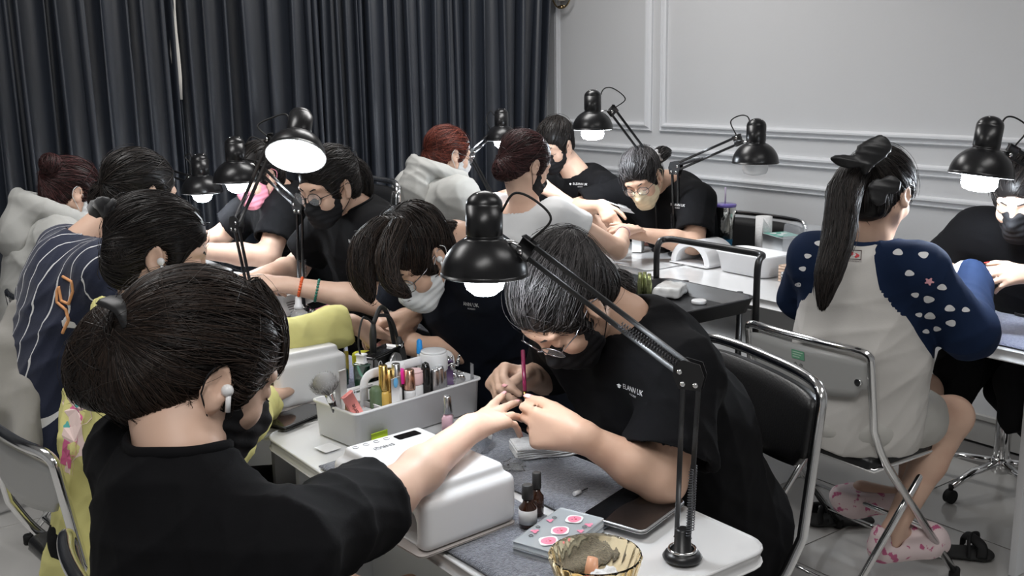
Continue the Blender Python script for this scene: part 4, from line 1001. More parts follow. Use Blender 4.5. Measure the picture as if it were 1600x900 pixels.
S_ = SDF((2.75, 1.2, -.02), (3.7, 2.0, .85), .009); S_.ell((3.42, 1.58, .60), (.19, .20, .11), k=.03)
for yy in (1.48, 1.68): S_.cone((3.38, yy+.02, .60), (3.00, yy, .585), .10, .075, .04); S_.cone((3.0, yy, .57), (2.99, yy+.01, .47), .075, .055, .04)
v, q = organic(S_, 1); v = folds(v, q, .016, (0, 0, 1), 38, 8); omesh('skirt', v, q, trouser_black, N_['root'])
S_ = SDF((2.8, 1.3, -.02), (3.5, 1.8, .6), .008)
for yy in (1.47, 1.60): S_.cone((3.10, yy, .50), (3.46, yy-.08, .15), .050, .034, .01); S_.cone((3.46, yy-.08, .13), (3.36, yy-.08, .10), .034, .028, .02)
S_.cut((0, 0, 0), (0, 0, -1), .002); v, q = organic(S_, 1); omesh('leggings', v, q, trouser_black, N_['root'])
# nails in view
nm = mat('nail_pink', (.85, .42, .42), .15, coat=.6); nr = mat('nail_red', (.65, .03, .03), .15, coat=.6)
nails(A_['root'], A_['hands'][1], nm, (0, 1, 2, 3)); nails(E_['root'], E_['hands'][-1], nm, (0, 4)); nails(E_['root'], E_['hands'][1], nm, (4,)); nails(B_['root'], B_['hands'][-1], nm, (0, 1, 2, 3)); nails(F_['root'], F_['hands'][1], nm, (0, 1, 4)); nails(N_['root'], N_['hands'][-1], nr, (0, 4)); nails(M_['root'], M_['hands'][1], nr, (0, 1, 2))
# ---------------- desks ----------------
marble = mat('marble_white', (.74, .74, .74), .18, coat=.4, var=(5, (.60, .60, .61), .55, .72))
panel_m = mat('desk_panel', (.70, .71, .72), .35)
def desk(label, x0, x1, y0, y1, legs='panel', r=.05, group=None, z=.75, th=.03):
    t = thing('nail_desk', label, 'desk', ((x0+x1)/2, (y0+y1)/2, 0)); t['_rot'] = 1; X, Y = (x1-x0)/2, (y1-y0)/2
    MB().rbox((-X, -Y, z-th), (X, Y, z), r, .004, 5).build('desktop', marble, t)
    if legs == 'panel':
        for s in (-1, 1): MB().box((-X+.05, s*(Y-.06)-.012, 0), (X-.05, s*(Y-.06)+.012, z-th-.0005), .003).build('leg_panel', panel_m, t)
        MB().box((-.006, -Y+.0725, .35), (.006, Y-.0725, z-th-.0005), .002).build('modesty_panel', panel_m, t)
    return t
d1 = desk('white marble-topped nail desk in front, under the white curing lamp and the tablet', .82, 1.27, 1.005, 2.06)
d2 = desk('white marble-topped nail desk in the second row, between the yellow top and the bent manicurist', .82, 1.27, 2.07, 2.94)
d3 = desk('white marble-topped nail desk under the pink phone and the tin box', 1.05, 1.52, 2.955, 3.95)
d4 = desk('white marble-topped nail desk farthest left, beside the pink-masked manicurist', 1.05, 1.52, 3.96, 4.60)
t = thing('nail_desk', 'long white marble-topped nail desk along the panelled wall, under the white basin', 'desk', (2.935, 1.85, 0)); t['_rot'] = 1; dR = t
MB().rbox((-.225, -1.0, .715), (.225, 1.0, .75), .01, .004, 3).build('desktop', marble, t)
MB().box((-.035, -.45, 0), (.21, -.425, .7145), .002).build('leg_panel', panel_m, t)
MB().box((-.19, .45, .0), (.19, .98, .7145), .004).build('drawer_cabinet', panel_m, t)
for k in range(3):
    b = MB(); b.box((-.204, .465, .06+k*.215), (-.1905, .965, .265+k*.215), .003); dr_ = b.build('drawer', mat('drawer_front', (.74, .75, .76), .3), t)
t = thing('nail_desk', 'white marble-topped nail desk at the wall corner, under the small white cube box', 'desk', (3.0, 3.62, 0)); t['_rot'] = 1
MB().rbox((-.225, -.75, .72), (.225, .75, .75), .03, .004, 4).build('desktop', marble, t)
for s in (-1, 1): MB().box((-.18, s*.69-.012, 0), (.18, s*.69+.012, .7195), .003).build('leg_panel', panel_m, t)
MB().box((-.02, -.67, .35), (-.008, .67, .7195), .002).build('modesty_panel', panel_m, t)

# ---------------- folding chairs ----------------
grey_back = mat('grey_plastic', (.42, .42, .41), .35)
def chair(label, cat='chair', loc=(0, 0, 0), rz=0, w=.44, top=.80, vinyl=True, sticker=False, seat=True, group=None, r=.0115, padback=.0):
    t = thing('folding_chair', label, cat, loc, rz, group); t['_rot'] = 1; X = w/2-.01
    side = [(-X, .235, .018), (-X, -.155, .47), (-X, -.20, .56), (-X, -.235, top)]
    path = corner_path([V(*side[0]), V(*side[1]), V(*side[2])], .06, 5)+corner_path([V(*side[2])*.2+V(*side[3])*.8, V(-X, -.235, top), V(-X*.5, -.262, top+.002), V(X*.5, -.262, top+.002), V(X, -.235, top), V(X, -.235, top)*.8+V(X, -.20, .56)*.2], .09, 6)
    m_ = [V(-p[0], p[1], p[2]) for p in corner_path([V(*side[0]), V(*side[1]), V(*side[2])], .06, 5)][::-1]
    MB().tube(path+m_, r, 12).build('back_frame', chrome, t)
    x2 = X-.028
    b = MB(); b.tube(corner_path([V(-x2, -.27, .018), V(-x2, .13, .42), V(-x2, .165, .43), V(x2, .165, .43), V(x2, .13, .42), V(x2, -.27, .018)], .05, 5), r*.92, 12); b.build('rear_leg_frame', chrome, t)
    for (y, z, xx) in ((.175, .085, X), (-.215, .075, x2), (.10, .19, X)): MB().tube([V(-xx, y, z), V(xx, y, z)], r*.7, 10).build('crossbar', chrome, t)
    for xx, y in ((-X, .235), (X, .235), (-x2, -.27), (x2, -.27)): MB().lathe([(.012, .0), (.016, .002), (.016, .028), (.0135, .032)], (xx, y, 0), 14).build('rubber_foot', rubber, t)
    S_ = SDF((-.25, -.25, .38), (.25, .25, .52), .008); S_.box((0, .015, .448), (X-.012, .195, .022), .018, None, .004)
    S_.cone((-X+.05, .15, .448), (X-.05, .15, .448), .024, .024, .02); v, q = organic(S_, 1); omesh('seat', v, q, black_vinyl, t)
    xs_ = X-.014; MB().tube(corner_path([V(-xs_, -.17, .434), V(-xs_, .21, .434), V(xs_, .21, .434), V(xs_, -.17, .434)], .06, 5)+[V(-xs_, -.17, .434)], .0075, 8).build('seat_rim', chrome, t)
    # backrest sheet
    n = 24; R = []
    bot = .20 if vinyl and not sticker else .155
    for (yy, zz, e) in ((0, 0, 0),):
        front = []; 
    def prof(u):    # u in -1..1 -> y of frame plane, top and bottom z
        y = -.236-.026*(1-u*u); zt = top-.020-.012*abs(u)**6; zb = top-bot+.030*abs(u)**2+(.02 if abs(u) > .9 else 0)
        return y, zt, zb
    v = []; f = []
    for side_, dy in ((0, .004+padback), (1, -.006)):
        for i in range(n+1):
            u = -1+2*i/n; y, zt, zb = prof(u)
            for j in range(6):
                tt = j/5; z = zb+(zt-zb)*tt; bulge = (math.sin(math.pi*tt)**.5)*(1-abs(u)**4)*(.007 if side_ == 0 else .001)
                v.append((u*(X-.009), y+(.20 -.236)*0+(top-z)*.14+dy+(bulge if side_ == 0 else -bulge), z))
    k = (n+1)*6
    for s in (0, 1):
        for i in range(n):
            for j in range(5):
                a = s*k+i*6+j; qd = (a, a+6, a+7, a+1); f.append(qd if s == 1 else qd[::-1])
    edge = [i*6 for i in range(n+1)]+[n*6+j for j in range(1, 6)]+[i*6+5 for i in range(n-1, -1, -1)]+[j for j in range(4, 0, -1)]
    for a, b_ in zip(edge, edge[1:]+edge[:1]): f.append((a, b_, b_+k, a+k))
    mb = MB(); mb.add(v, f); o = mb.build('backrest', [black_vinyl if vinyl else grey_back], t)
    if sticker:
        o.data.materials.append(black_vinyl); o.data.polygons.foreach_set('material_index', np.array([1 if i < n*5 else 0 for i in range(len(o.data.polygons))], np.int32))
        yb = -.262-.008
        def pl(x0, x1, z0, z1, name, m, lab=None, dy=0):
            y0 = lambda z: -.262+(top-z)*.14-.0085+dy; b = MB(); b.add([(x0, y0(z0), z0), (x1, y0(z0), z0), (x1, y0(z1), z1), (x0, y0(z1), z1), (x0, y0(z0)+.001, z0), (x1, y0(z0)+.001, z0), (x1, y0(z1)+.001, z1), (x0, y0(z1)+.001, z1)], [(0, 3, 2, 1), (4, 5, 6, 7), (0, 1, 5, 4), (1, 2, 6, 5), (2, 3, 7, 6), (3, 0, 4, 7)], False); q_ = b.build(name, m, t)
            if lab: q_['label'] = lab
        pl(-.022, .022, top-.062, top-.036, 'sticker', mat('sticker_green', (.16, .42, .26), .4), 'small green sticker with pale print')
        for i in range(3): pl(-.018, .018-.006*i, top-.043-.007*i, top-.0405-.007*i, 'print', mat('print_pale_green', (.6, .75, .62), .5), None, -.0004)
        for s in (-1, 1):
            b = MB(); zz = top-.078; yy = -.262+(top-zz)*.14-.0095; b.tube([V(s*.010+.006*math.cos(a), yy, zz+.0055*math.sin(a)) for a in np.linspace(0, 2*PI, 5)[:4]], .0009, 5, closed=True); b.build('print', mat('print_grey', (.12, .12, .12), .5), t)
        for i in range(2): pl(-.020, .020, top-.098-.007*i, top-.096-.007*i, 'print', mat('print_grey'), None, 0)
        for u in (-.86, .86): 
            b = MB(); y, zt, zb = prof(u); z = (zt+zb)/2-.01; b.cyl((u*X, y+(top-z)*.14-.012, z), (u*X, y+(top-z)*.14, z), .010, .010, 12); b.build('rivet', chrome, t)
    return t
chair('chrome folding chair with bare grey back and green sticker, under the ponytailed client', loc=(2.535, 1.74, 0), rz=-PI/2-.04, w=.45, top=.785, vinyl=False, sticker=True)
chair('chrome folding chair with a black padded back behind the manicurist at the front desk', loc=(1.53, 1.53, 0), rz=PI/2-.28, w=.50, top=.88, padback=.012)
chair('chrome folding chair with a black seat nearest the camera at the bottom left', loc=(.53, 1.29, 0), rz=-PI/2, w=.46, top=.88)
chair('chrome folding chair with black seat behind the client in yellow', loc=(.60, 2.31, 0), rz=-PI/2+.12, w=.46, top=.80, vinyl=False)
chair('chrome folding chair with a dark back behind the client in the pinstriped jersey', loc=(.86, 3.36, 0), rz=-PI/2+.1, w=.48, top=.86, vinyl=False)
chair('chrome folding chair with a black back at the far left edge behind the hooded client', loc=(.72, 4.02, 0), rz=-PI/2, w=.46, top=.80)
cb = W(588, 280, 4.15); chair('high black padded chair back between the glasses wearer and the auburn-haired client', loc=(cb[0]-.262, cb[1], 0), rz=PI/2, w=.46, top=float(cb[2]), padback=.014)
chair('black-backed folding chair at the panelled wall behind the silver tumbler', loc=(3.43, 3.05, 0), rz=PI/2, w=.50, top=.86, padback=.012)
chair('folding chair under the bent manicurist of the second desk', loc=(1.64, 2.22, 0), rz=PI/2, w=.46, top=.80)
chair('folding chair under the auburn-haired client by the curtain', loc=(2.24, 3.86, 0), rz=-PI/2, w=.44, top=.76)
chair('folding chair under the client in the white top', loc=(2.20, 3.08, 0), rz=-PI/2, w=.44, top=.76)
chair('folding chair under the manicurist by the wall corner', loc=(3.36, 3.66, 0), rz=PI/2, w=.44, top=.78)

# swivel stool under the right-hand manicurist
t = thing('swivel_stool', 'chrome five-legged swivel stool with a grey seat at the right edge', 'stool', (3.50, 1.78, 0)); s0 = V(3.50, 1.78, 0)
MB().lathe([(.02, .470), (.17, .478), (.185, .50), (.18, .525), (.02, .53)], tuple(s0), 32).build('seat', mat('stool_grey', (.22, .21, .20), .6), t)
MB().lathe([(.0145, .20), (.0145, .475)], tuple(s0), 16).build('gas_lift', chrome, t); MB().lathe([(.026, .11), (.028, .115), (.028, .335), (.024, .34)], tuple(s0), 20).build('column', chrome, t)
MB().lathe([(.031, .335), (.031, .350), (.016, .352)], tuple(s0), 20).build('collar_ring', rubber, t); MB().lathe([(.022, .065), (.030, .07), (.034, .12), (.030, .125)], tuple(s0), 20).build('hub', chrome, t)
for k in range(5):
    a = 2*PI*k/5+.45; d_ = V(math.cos(a), math.sin(a), 0); p = s0+d_*.25
    MB().tube([s0+d_*.028+V(0, 0, .105), s0+d_*.14+V(0, 0, .095), p+V(0, 0, .062)], [.015, .014, .012], 10, flat=(1.2, .8)).build('leg', chrome, t)
    b = MB(); b.cyl(p+V(0, 0, .05), p+V(0, 0, .066), .008); b.cyl(p+V(0, 0, .025)-np.cross(d_, (0, 0, 1))*.012, p+V(0, 0, .025)+np.cross(d_, (0, 0, 1))*.012, .025, .025, 18); o = b.build('caster', rubber, t)

# ---------------- architect lamps ----------------
shade_in = mat('shade_inner_white', (.80, .80, .80), .5)
black_gloss = mat('black_enamel', (.008, .008, .009), .30, spec=.5)
bulb_on = mat('bulb_lit', (.9, .9, .9), .5, emit=((.86, .93, 1.0), BULB)); bulb_wide = mat('bulb_lit_wide', (.9, .9, .9), .5, emit=((.84, .92, 1.0), BULB*1.9)); bulb_off = mat('bulb_frosted', (.75, .76, .76), .25, trans=.3)
def lamp(label, base, elbow, joint, bulbp, s=1., lit=True, tilt=None, fat=False, cord=True, group=None, zb=.75, base_vis=True, upv=None, strength=None):
    base = np.asarray(base, float); t = thing('desk_lamp', label, 'lamp', tuple(base)); elbow = np.asarray(elbow, float); joint = np.asarray(joint, float); c = np.asarray(bulbp, float)
    ax = nrm(tilt if tilt is not None else (0, 0, 1))      # axis pointing up through the neck of the shade
    bar = .0055*s
    # clamp base
    b = MB(); b.lathe([(.034*s, .0005), (.036*s, .004), (.030*s, .012), (.016*s, .016), (.014*s, .05), (.010*s, .052)], tuple(base), 24); b.build('base', black_metal, t)
    b = MB(); b.tube([base+V(.024*s*math.cos(a), .024*s*math.sin(a), .016) for a in np.linspace(0, 2*PI, 20, endpoint=False)], .003*s, 6, closed=True); b.build('base_ring', chrome, t)
    hd = nrm((joint-elbow)*V(1, 1, 0)); off_ = hd*.011*s; sidev = nrm(np.cross(hd, (0, 0, 1)))
    top = elbow
    for q in (-1, 1):
        p0 = base+V(0, 0, .035)+off_*q; p1 = top+off_*q*1.3-V(0, 0, .012*s); d = nrm(p1-p0); b = MB(); u = nrm(np.cross(d, sidev)); R = np.stack([sidev, u, d], 1)
        b.box((-bar*.8, -bar, 0), (bar*.8, bar, np.linalg.norm(p1-p0)), .0012, T4(R, p0)); b.build('lower_arm', black_metal, t)
    # springs beside the lower arm
    def spring(p0, p1, rr, turns, wr):
        d = nrm(p1-p0); u = nrm(np.cross(d, (.2, .3, .9) if abs(d[2]) < .9 else (1, 0, 0))); v = np.cross(d, u); L = np.linalg.norm(p1-p0); N = turns*7; b = MB()
        b.tube([p0+d*L*i/N+(u*math.cos(2*PI*i/7)+v*math.sin(2*PI*i/7))*rr for i in range(N+1)], wr, 4); b.build('spring', mat('spring_steel', (.12, .12, .13), .3, 1), t)
    for q in (-1, 1):
        a = base+V(0, 0, .045)+sidev*q*.012*s-off_*1.2; spring(a, a+(top-base)*.36, .0042*s, 26, .0010*s)
    # elbow plate
    ud = nrm(joint-elbow); un = nrm(np.cross(sidev, ud)); un = un if un[2] > 0 else -un
    for q in (-1, 1):
        pts2 = [(-.020, -.026), (.020, -.026), (.030, -.004), (.030, .018), (.012, .028), (-.018, .022), (-.026, .0)]
        v = [top+hd*x*s+V(0, 0, z)*s+sidev*q*(.009+w_)*s for w_ in (0, .002) for x, z in pts2]; n = len(pts2)
        b = MB(); b.add(v, [tuple(range(n))[::-1], tuple(range(n, 2*n))]+[(i, (i+1) % n, (i+1) % n+n, i+n) for i in range(n)], False); b.build('joint_plate', black_metal, t)
        for x, z in ((-.011, -.016), (.012, -.016), (.018, .006)):
            p = top+hd*x*s+V(0, 0, z)*s+sidev*q*.011*s; b = MB(); b.tube([p, p+sidev*q*.002*s, p+sidev*q*.0045*s], [.0055*s, .0055*s, .003*s], 10); b.build('bolt', chrome, t)
    for q in (-1, 1):
        p0 = top+un*q*.013*s+ud*.008*s; p1 = joint+un*q*.013*s; d = nrm(p1-p0); u = nrm(np.cross(d, sidev)); R = np.stack([sidev, u, d], 1)
        b = MB(); b.box((-bar*.8, -bar, 0), (bar*.8, bar, np.linalg.norm(p1-p0)), .0012, T4(R, p0)); b.build('upper_arm', black_metal, t)
    for q in (-1, 1):
        a = top+sidev*q*.010*s+ud*.03*s+un*.004*s; spring(a, a+(joint-top)*.33-un*.012*s, .004*s, 22, .0010*s)
    # head bracket
    nkb = c+ax*(.070*s); b = MB(); b.box((-.010*s, -.018*s, -.020*s), (.010*s, .018*s, .020*s), .003*s, T4(np.stack([sidev, ud, np.cross(sidev, ud)], 1), joint)); b.build('head_joint', black_metal, t)
    for q in (-1, 1):
        p = joint+sidev*q*.010*s+ud*.004*s+un*q*.009*s; MB().tube([p, p+sidev*q*.003*s, p+sidev*q*.005*s], [.006*s, .006*s, .003*s], 10).build('bolt', chrome, t)
    b = MB(); nk = nkb+nrm(joint-nkb-ax*np.dot(joint-nkb, ax))*.030*s; b.tube([joint, (joint+nk)/2+V(0, 0, .004), nk], .006*s, 8, flat=(1, .6)); b.build('pivot', chrome, t)
    # shade: dome, neck and cap, open below
    R = frame_from(np.cross(ax, (0.3, .9, .1)), ax); A4 = T4(R, c)
    def lt(prof, n=40): b = MB(); b.lathe([(r*s, z*s) for r, z in prof], (0, 0, 0), n, T=A4, caps=False); return b
    dome = [(.083*math.sin(a), .004+.078*math.cos(a)) for a in np.linspace(PI/2, .42, 12)]
    outer = dome+[(.0345, .076), (.0335, .082)]; inner = [(r-.002, z-.002) for r, z in outer[::-1]]
    lt([(.0845, .0035), (.0845, .006)]+outer+[(.0330, .0815)]).build('shade', black_gloss, t)
    lt([(.0300, .074)]+[(r-.0022, z-.0022) for r, z in dome[::-1]]+[(.0845, .0030)]).build('shade_lining', shade_in, t)
    lt([(.0335, .078), (.0350, .082), (.0350, .135)]+[(.0350*math.cos(a), .135+.028*math.sin(a)) for a in np.linspace(0, PI/2-.02, 8)]).build('lamp_cap', black_gloss, t)
    for k in range(3): MB().sphere(c+R@(V(.018*math.cos(k*2.1), .018*math.sin(k*2.1), .158)*s), .0022*s, 8, 5).build('rivet', chrome, t)
    b = MB()
    bp = [(.012, .075), (.015, .060), (.030, .035), (.040, .008), (.0405, -.006), (.034, -.024), (.020, -.035), (.004, -.038)] if not fat else [(.012, .075), (.018, .055), (.042, .030), (.046, .010), (.046, -.022), (.040, -.034), (.020, -.040), (.004, -.041)]
    b.lathe([(r*s, z*s) for r, z in bp[::-1]], (0, 0, 0), 28, T=A4); o = b.build('bulb', (bulb_wide if fat else bulb_on) if lit else bulb_off, t)
    if cord:
        a0 = c+ax*.125*s+nrm(joint-nkb-ax*np.dot(joint-nkb, ax))*.034*s; up_ = ax*.07*s
        b = MB(); b.tube(bez([a0, a0+nrm(joint-nkb)*.025*s+up_*.55, (a0+joint)/2+nrm(joint-nkb)*.04*s+up_*.9, joint+un*.07*s+nrm(joint-nkb)*.012*s, joint+un*.018*s], 7), .0024*s, 8); b.build('cord', rubber, t)
    return t
bl = Z(1066, 872, .7505)
lamp('black jointed desk lamp in the foreground, lit, leaning in front of the bent manicurist', bl, W(1080, 585, 1.62), W(822, 388, 1.70), W(757, 432, 1.73), .89, tilt=(.02, .0, 1))
lamp('black jointed desk lamp with its white inside turned to the camera, behind the second desk', Z(400, 512, .7505), W(369, 350, 3.16), W(424, 222, 2.94), W(462, 246, 2.86), 1.0, tilt=(.50, .62, 1), cord=True)
lamp('black jointed desk lamp with its dome left of the bright open lamp', Z(471, 486, .7505), W(468, 322, 3.50), W(405, 262, 3.62), W(371, 285, 3.62), 1.0)
lamp('small lit black desk lamp, leftmost of all, in front of the curtain', Z(300, 440, .7505), W(240, 262, 4.2), W(296, 280, 4.15), W(316, 302, 4.12), .98)
lamp('small black desk lamp between the auburn hair and the plum bun', Z(800, 372, .7505), W(735, 240, 4.62), W(768, 210, 4.78), W(784, 220, 4.78), .92)
lamp('lit black desk lamp against the first wall panel, above the greying manicurist', Z(1030, 392, .7505), W(1028, 268, 4.32), W(957, 173, 4.16), W(926, 203, 4.12), .98, fat=True)
lamp('unlit black desk lamp against the wide wall panel, left of the ponytail', Z(1057, 398, .7505), W(1055, 262, 4.22), W(1153, 219, 3.98), W(1180, 256, 3.88), 1.05, lit=False, fat=True)
lamp('lit black desk lamp at the right edge, over the right-hand manicurist', V(2.98, 1.13, .7505), W(1690, 300, 2.9), W(1580, 238, 2.86), W(1532, 276, 2.82), 1.02, fat=True, tilt=(.12, -.05, 1))

# ---------------- trolley ----------------
def tray(mb_lo, mb_hi, name, m, parent, wall=.006, rr=.05, T_=.012):
    lo, hi = V(*mb_lo), V(*mb_hi); b = MB()
    def ring(x0, y0, x1, y1, r, z, n=5):
        o = []
        for cx, cy, a0 in ((x1-r, y1-r, 0), (x0+r, y1-r, 90), (x0+r, y0+r, 180), (x1-r, y0+r, 270)):
            for i in range(n+1): a = math.radians(a0+90*i/n); o.append((cx+r*math.cos(a), cy+r*math.sin(a), z))
        return o
    e = wall
    b.rings([ring(lo[0]+T_, lo[1]+T_, hi[0]-T_, hi[1]-T_, rr, lo[2]), ring(lo[0], lo[1], hi[0], hi[1], rr, hi[2]-.006), ring(lo[0]-.004, lo[1]-.004, hi[0]+.004, hi[1]+.004, rr, hi[2]-.004), ring(lo[0]-.004, lo[1]-.004, hi[0]+.004, hi[1]+.004, rr, hi[2]),
             ring(lo[0]+e, lo[1]+e, hi[0]-e, hi[1]-e, rr-e, hi[2]), ring(lo[0]+T_+e, lo[1]+T_+e, hi[0]-T_-e, hi[1]-T_-e, rr-e, lo[2]+e)])
    return b.build(name, m, parent)
x0, x1, y0, y1 = 2.14, 2.60, 2.17, 2.60
t = thing('trolley', 'black three-tier metal trolley between the front manicurist and the wall desk', 'trolley', ((x0+x1)/2, (y0+y1)/2, 0)); TR = t
for z in (.735, .42, .14): tray((x0, y0, z), (x1, y1, z+(.050 if z > .7 else .085)), 'tray', mat('tray_black', (.022, .022, .024), .35, spec=.6), t)
for yy in (y0+.10, y1-.10):
    pass
for xx in (x0-.012, x1+.012):
    for yy in (y0+.09, y1-.09): MB().tube([V(xx, yy, .055), V(xx, yy, .785)], .011, 12).build('post', black_metal, t)
MB().tube(corner_path([V(x1-.03, y0-.016, .60), V(x1-.03, y0-.016, .915), V(x1+.015, y0-.01, .925), V(x1+.015, y1+.01, .925), V(x1-.03, y1+.016, .915), V(x1-.03, y1+.016, .60)], .05, 6), .0115, 12).build('handle', black_metal, t)
for xx in (x0-.012, x1+.012):
    for yy in (y0+.09, y1-.09):
        b = MB(); b.cyl((xx, yy, .05), (xx, yy, .06), .010); b.cyl((xx-.01, yy, .026), (xx+.01, yy, .026), .026, .026, 18); b.build('caster', rubber, t)
# small black cart behind the second manicurist
t = thing('trolley', 'small dark grey trolley behind the second manicurist, beside her pale tray', 'trolley', (1.80, 2.62, 0))
for z in (.62, .30): tray((1.63, 2.50, z), (1.97, 2.80, z+.11), 'tray', mat('cart_grey', (.04, .04, .045), .35), t)
for xx in (1.618, 1.982):
    for yy in (2.56, 2.74): MB().tube([V(xx, yy, .0), V(xx, yy, .74)], .010, 10).build('post', mat('cart_grey'), t)
# grey jacket on the chair at the left edge
t = thing('jacket', 'grey jacket hanging over a chair back at the left edge', 'jacket', (.30, 2.72, .3)); S_ = SDF((-.1, 2.3, .1), (.6, 3.2, .95), .010)
pj = [W(22, 500, 2.75), W(8, 600, 2.72), W(30, 700, 2.72)]
S_.cone(W(30, 485, 2.80), W(15, 560, 2.78), .035, .06, .05, side=(.6, .8, 0), sq=.6); S_.cone(W(15, 560, 2.78), W(42, 690, 2.76), .062, .085, .05, side=(.6, .8, 0), sq=.55); S_.cone(W(-20, 560, 2.75), W(-15, 640, 2.72), .07, .08, .05, side=(.6, .8, 0), sq=.5)
S_.cone(W(44, 600, 2.74), W(40, 700, 2.70), .04, .045, .02)
v, q = organic(S_, 1); v = folds(v, q, .020, (0, 0, 1), 20, 9); omesh('jacket_cloth', v, q, cloth('jacket_grey', (.30, .29, .27)), t)
# slippers on the floor
def slipper(label, c, f):
    t = thing('slipper', label, 'slipper', tuple(c)); c = V(*c); R = frame_from(f, (0, 0, 1)); P = lambda x, y, z: c+R@V(x, y, z)
    S_ = SDF(c-.2, c+.2, .0045); S_.cone(P(0, -.09, .014), P(0, .07, .014), .035, .046, .02, side=(0, 0, 1), sq=.35); S_.cut(P(0, 0, .0005), (0, 0, -1), .002); v, q = organic(S_, 1); omesh('sole', v, q, mat('slipper_sole', (.03, .03, .03), .8), t)
    for a, b_ in ((-.02, .055), (.055, -.02)):
        pts = [P(-.047, .04+a*.5, .02), P(-.035, .04+a*.5, .055), P(0, .04, .068), P(.035, .04+b_*.5, .055), P(.047, .04+b_*.5, .02)]; MB().tube(bez(pts, 6), .016, 8, flat=(.35, 1.)).build('strap', mat('slipper_black', (.014, .014, .015), .7), t)
slipper('black cross-strap slipper lying behind the folding chair, nearer the front desk', Z(1308, 818, 0), (-.75, .6, 0))
slipper('black cross-strap slipper lying beside the pale flowered clog', Z(1492, 868, 0), (.65, -.75, 0))
# ---------------- things on the desks ----------------
TZ = .7505
towel_m = mat('towel_grey', (.115, .125, .155), .95, sheen=.5, bump=(330, .9, 4, .006), var=(150, (.21, .225, .27), .4, .62))
towel_p = mat('towel_blue', (.17, .19, .30), .95, sheen=.5, bump=(330, .9, 4, .006), var=(150, (.26, .28, .40), .4, .62))
def towel(label, x0, x1, y0, y1, m, th=.007, z=TZ, seed=1, drape=None):
    nx, ny = 40, 60; r = random.Random(seed); a, b_, c_ = [r.uniform(0, 6) for _ in range(3)]; V_ = []; 
    for s in (0, 1):
        for i in range(nx+1):
            for j in range(ny+1):
                u, v = i/nx, j/ny; x = x0+(x1-x0)*u+.004*math.sin(v*9+a); y = y0+(y1-y0)*v+.004*math.sin(u*8+b_)
                e = min(u, 1-u)*(x1-x0); e2 = min(v, 1-v)*(y1-y0); k = min(1, min(e, e2)/.006)
                h = th*(.35+.65*k**.5)+.0018*math.sin(x*40+c_)*math.sin(y*31+a)+(.0016 if abs(e2-.035) < .004 else 0)+.0006*mnoise.noise(Vector((x*400, y*400, 0)))
                if s == 0: h = 0
                V_.append((x, y, z+max(h, .0006*s)))
    n = (nx+1)*(ny+1); f = []
    for s in (0, 1):
        for i in range(nx):
            for j in range(ny): q = s*n+i*(ny+1)+j; g = (q, q+ny+1, q+ny+2, q+1); f.append(g if s else g[::-1])
    ed = [i*(ny+1) for i in range(nx+1)]+[nx*(ny+1)+j for j in range(1, ny+1)]+[i*(ny+1)+ny for i in range(nx-1, -1, -1)]+[j for j in range(ny-1, 0, -1)]
    for p, q in zip(ed, ed[1:]+ed[:1]): f.append((p, q, q+n, p+n))
    b = MB(); b.add(V_, f); o = b.build('towel', m); return tag(o, label, 'towel')
towel('dark grey towel under the big white curing lamp', .832, 1.045, 1.135, 1.80, towel_m)
towel('dark grey towel under the tissues and the manicurist\'s forearm', 1.068, 1.262, 1.225, 1.80, towel_m, .009, seed=2)
towel('blue-grey towel under the clasped hands of the second desk', 1.07, 1.262, 2.12, 2.62, towel_p, seed=3)
towel('blue-grey towel on the wall desk at the right edge', 2.74, 3.10, 1.0, 1.66, towel_p, seed=4)
def rot_thing(name, label, cat, c, rz, group=None): t = thing(name, label, cat, tuple(c), rz, group); t['_rot'] = 1; return t
def screen_text(t, txt, loc, size, m, rz=0, name='lettering', rot=None, lab=None, th=.0002):
    cu = bpy.data.curves.new('t', 'FONT'); cu.body = txt; cu.size = size; cu.align_x = 'CENTER'; cu.resolution_u = 2; cu.extrude = th
    o = bpy.data.objects.new('t', cu); COL.objects.link(o); me = bpy.data.meshes.new_from_object(o.evaluated_get(bpy.context.evaluated_depsgraph_get())); bpy.data.objects.remove(o)
    o = link(name, me, m, t); o.location = loc; o.rotation_euler = rot or (0, 0, rz)
    if lab: o['label'] = lab
    return o
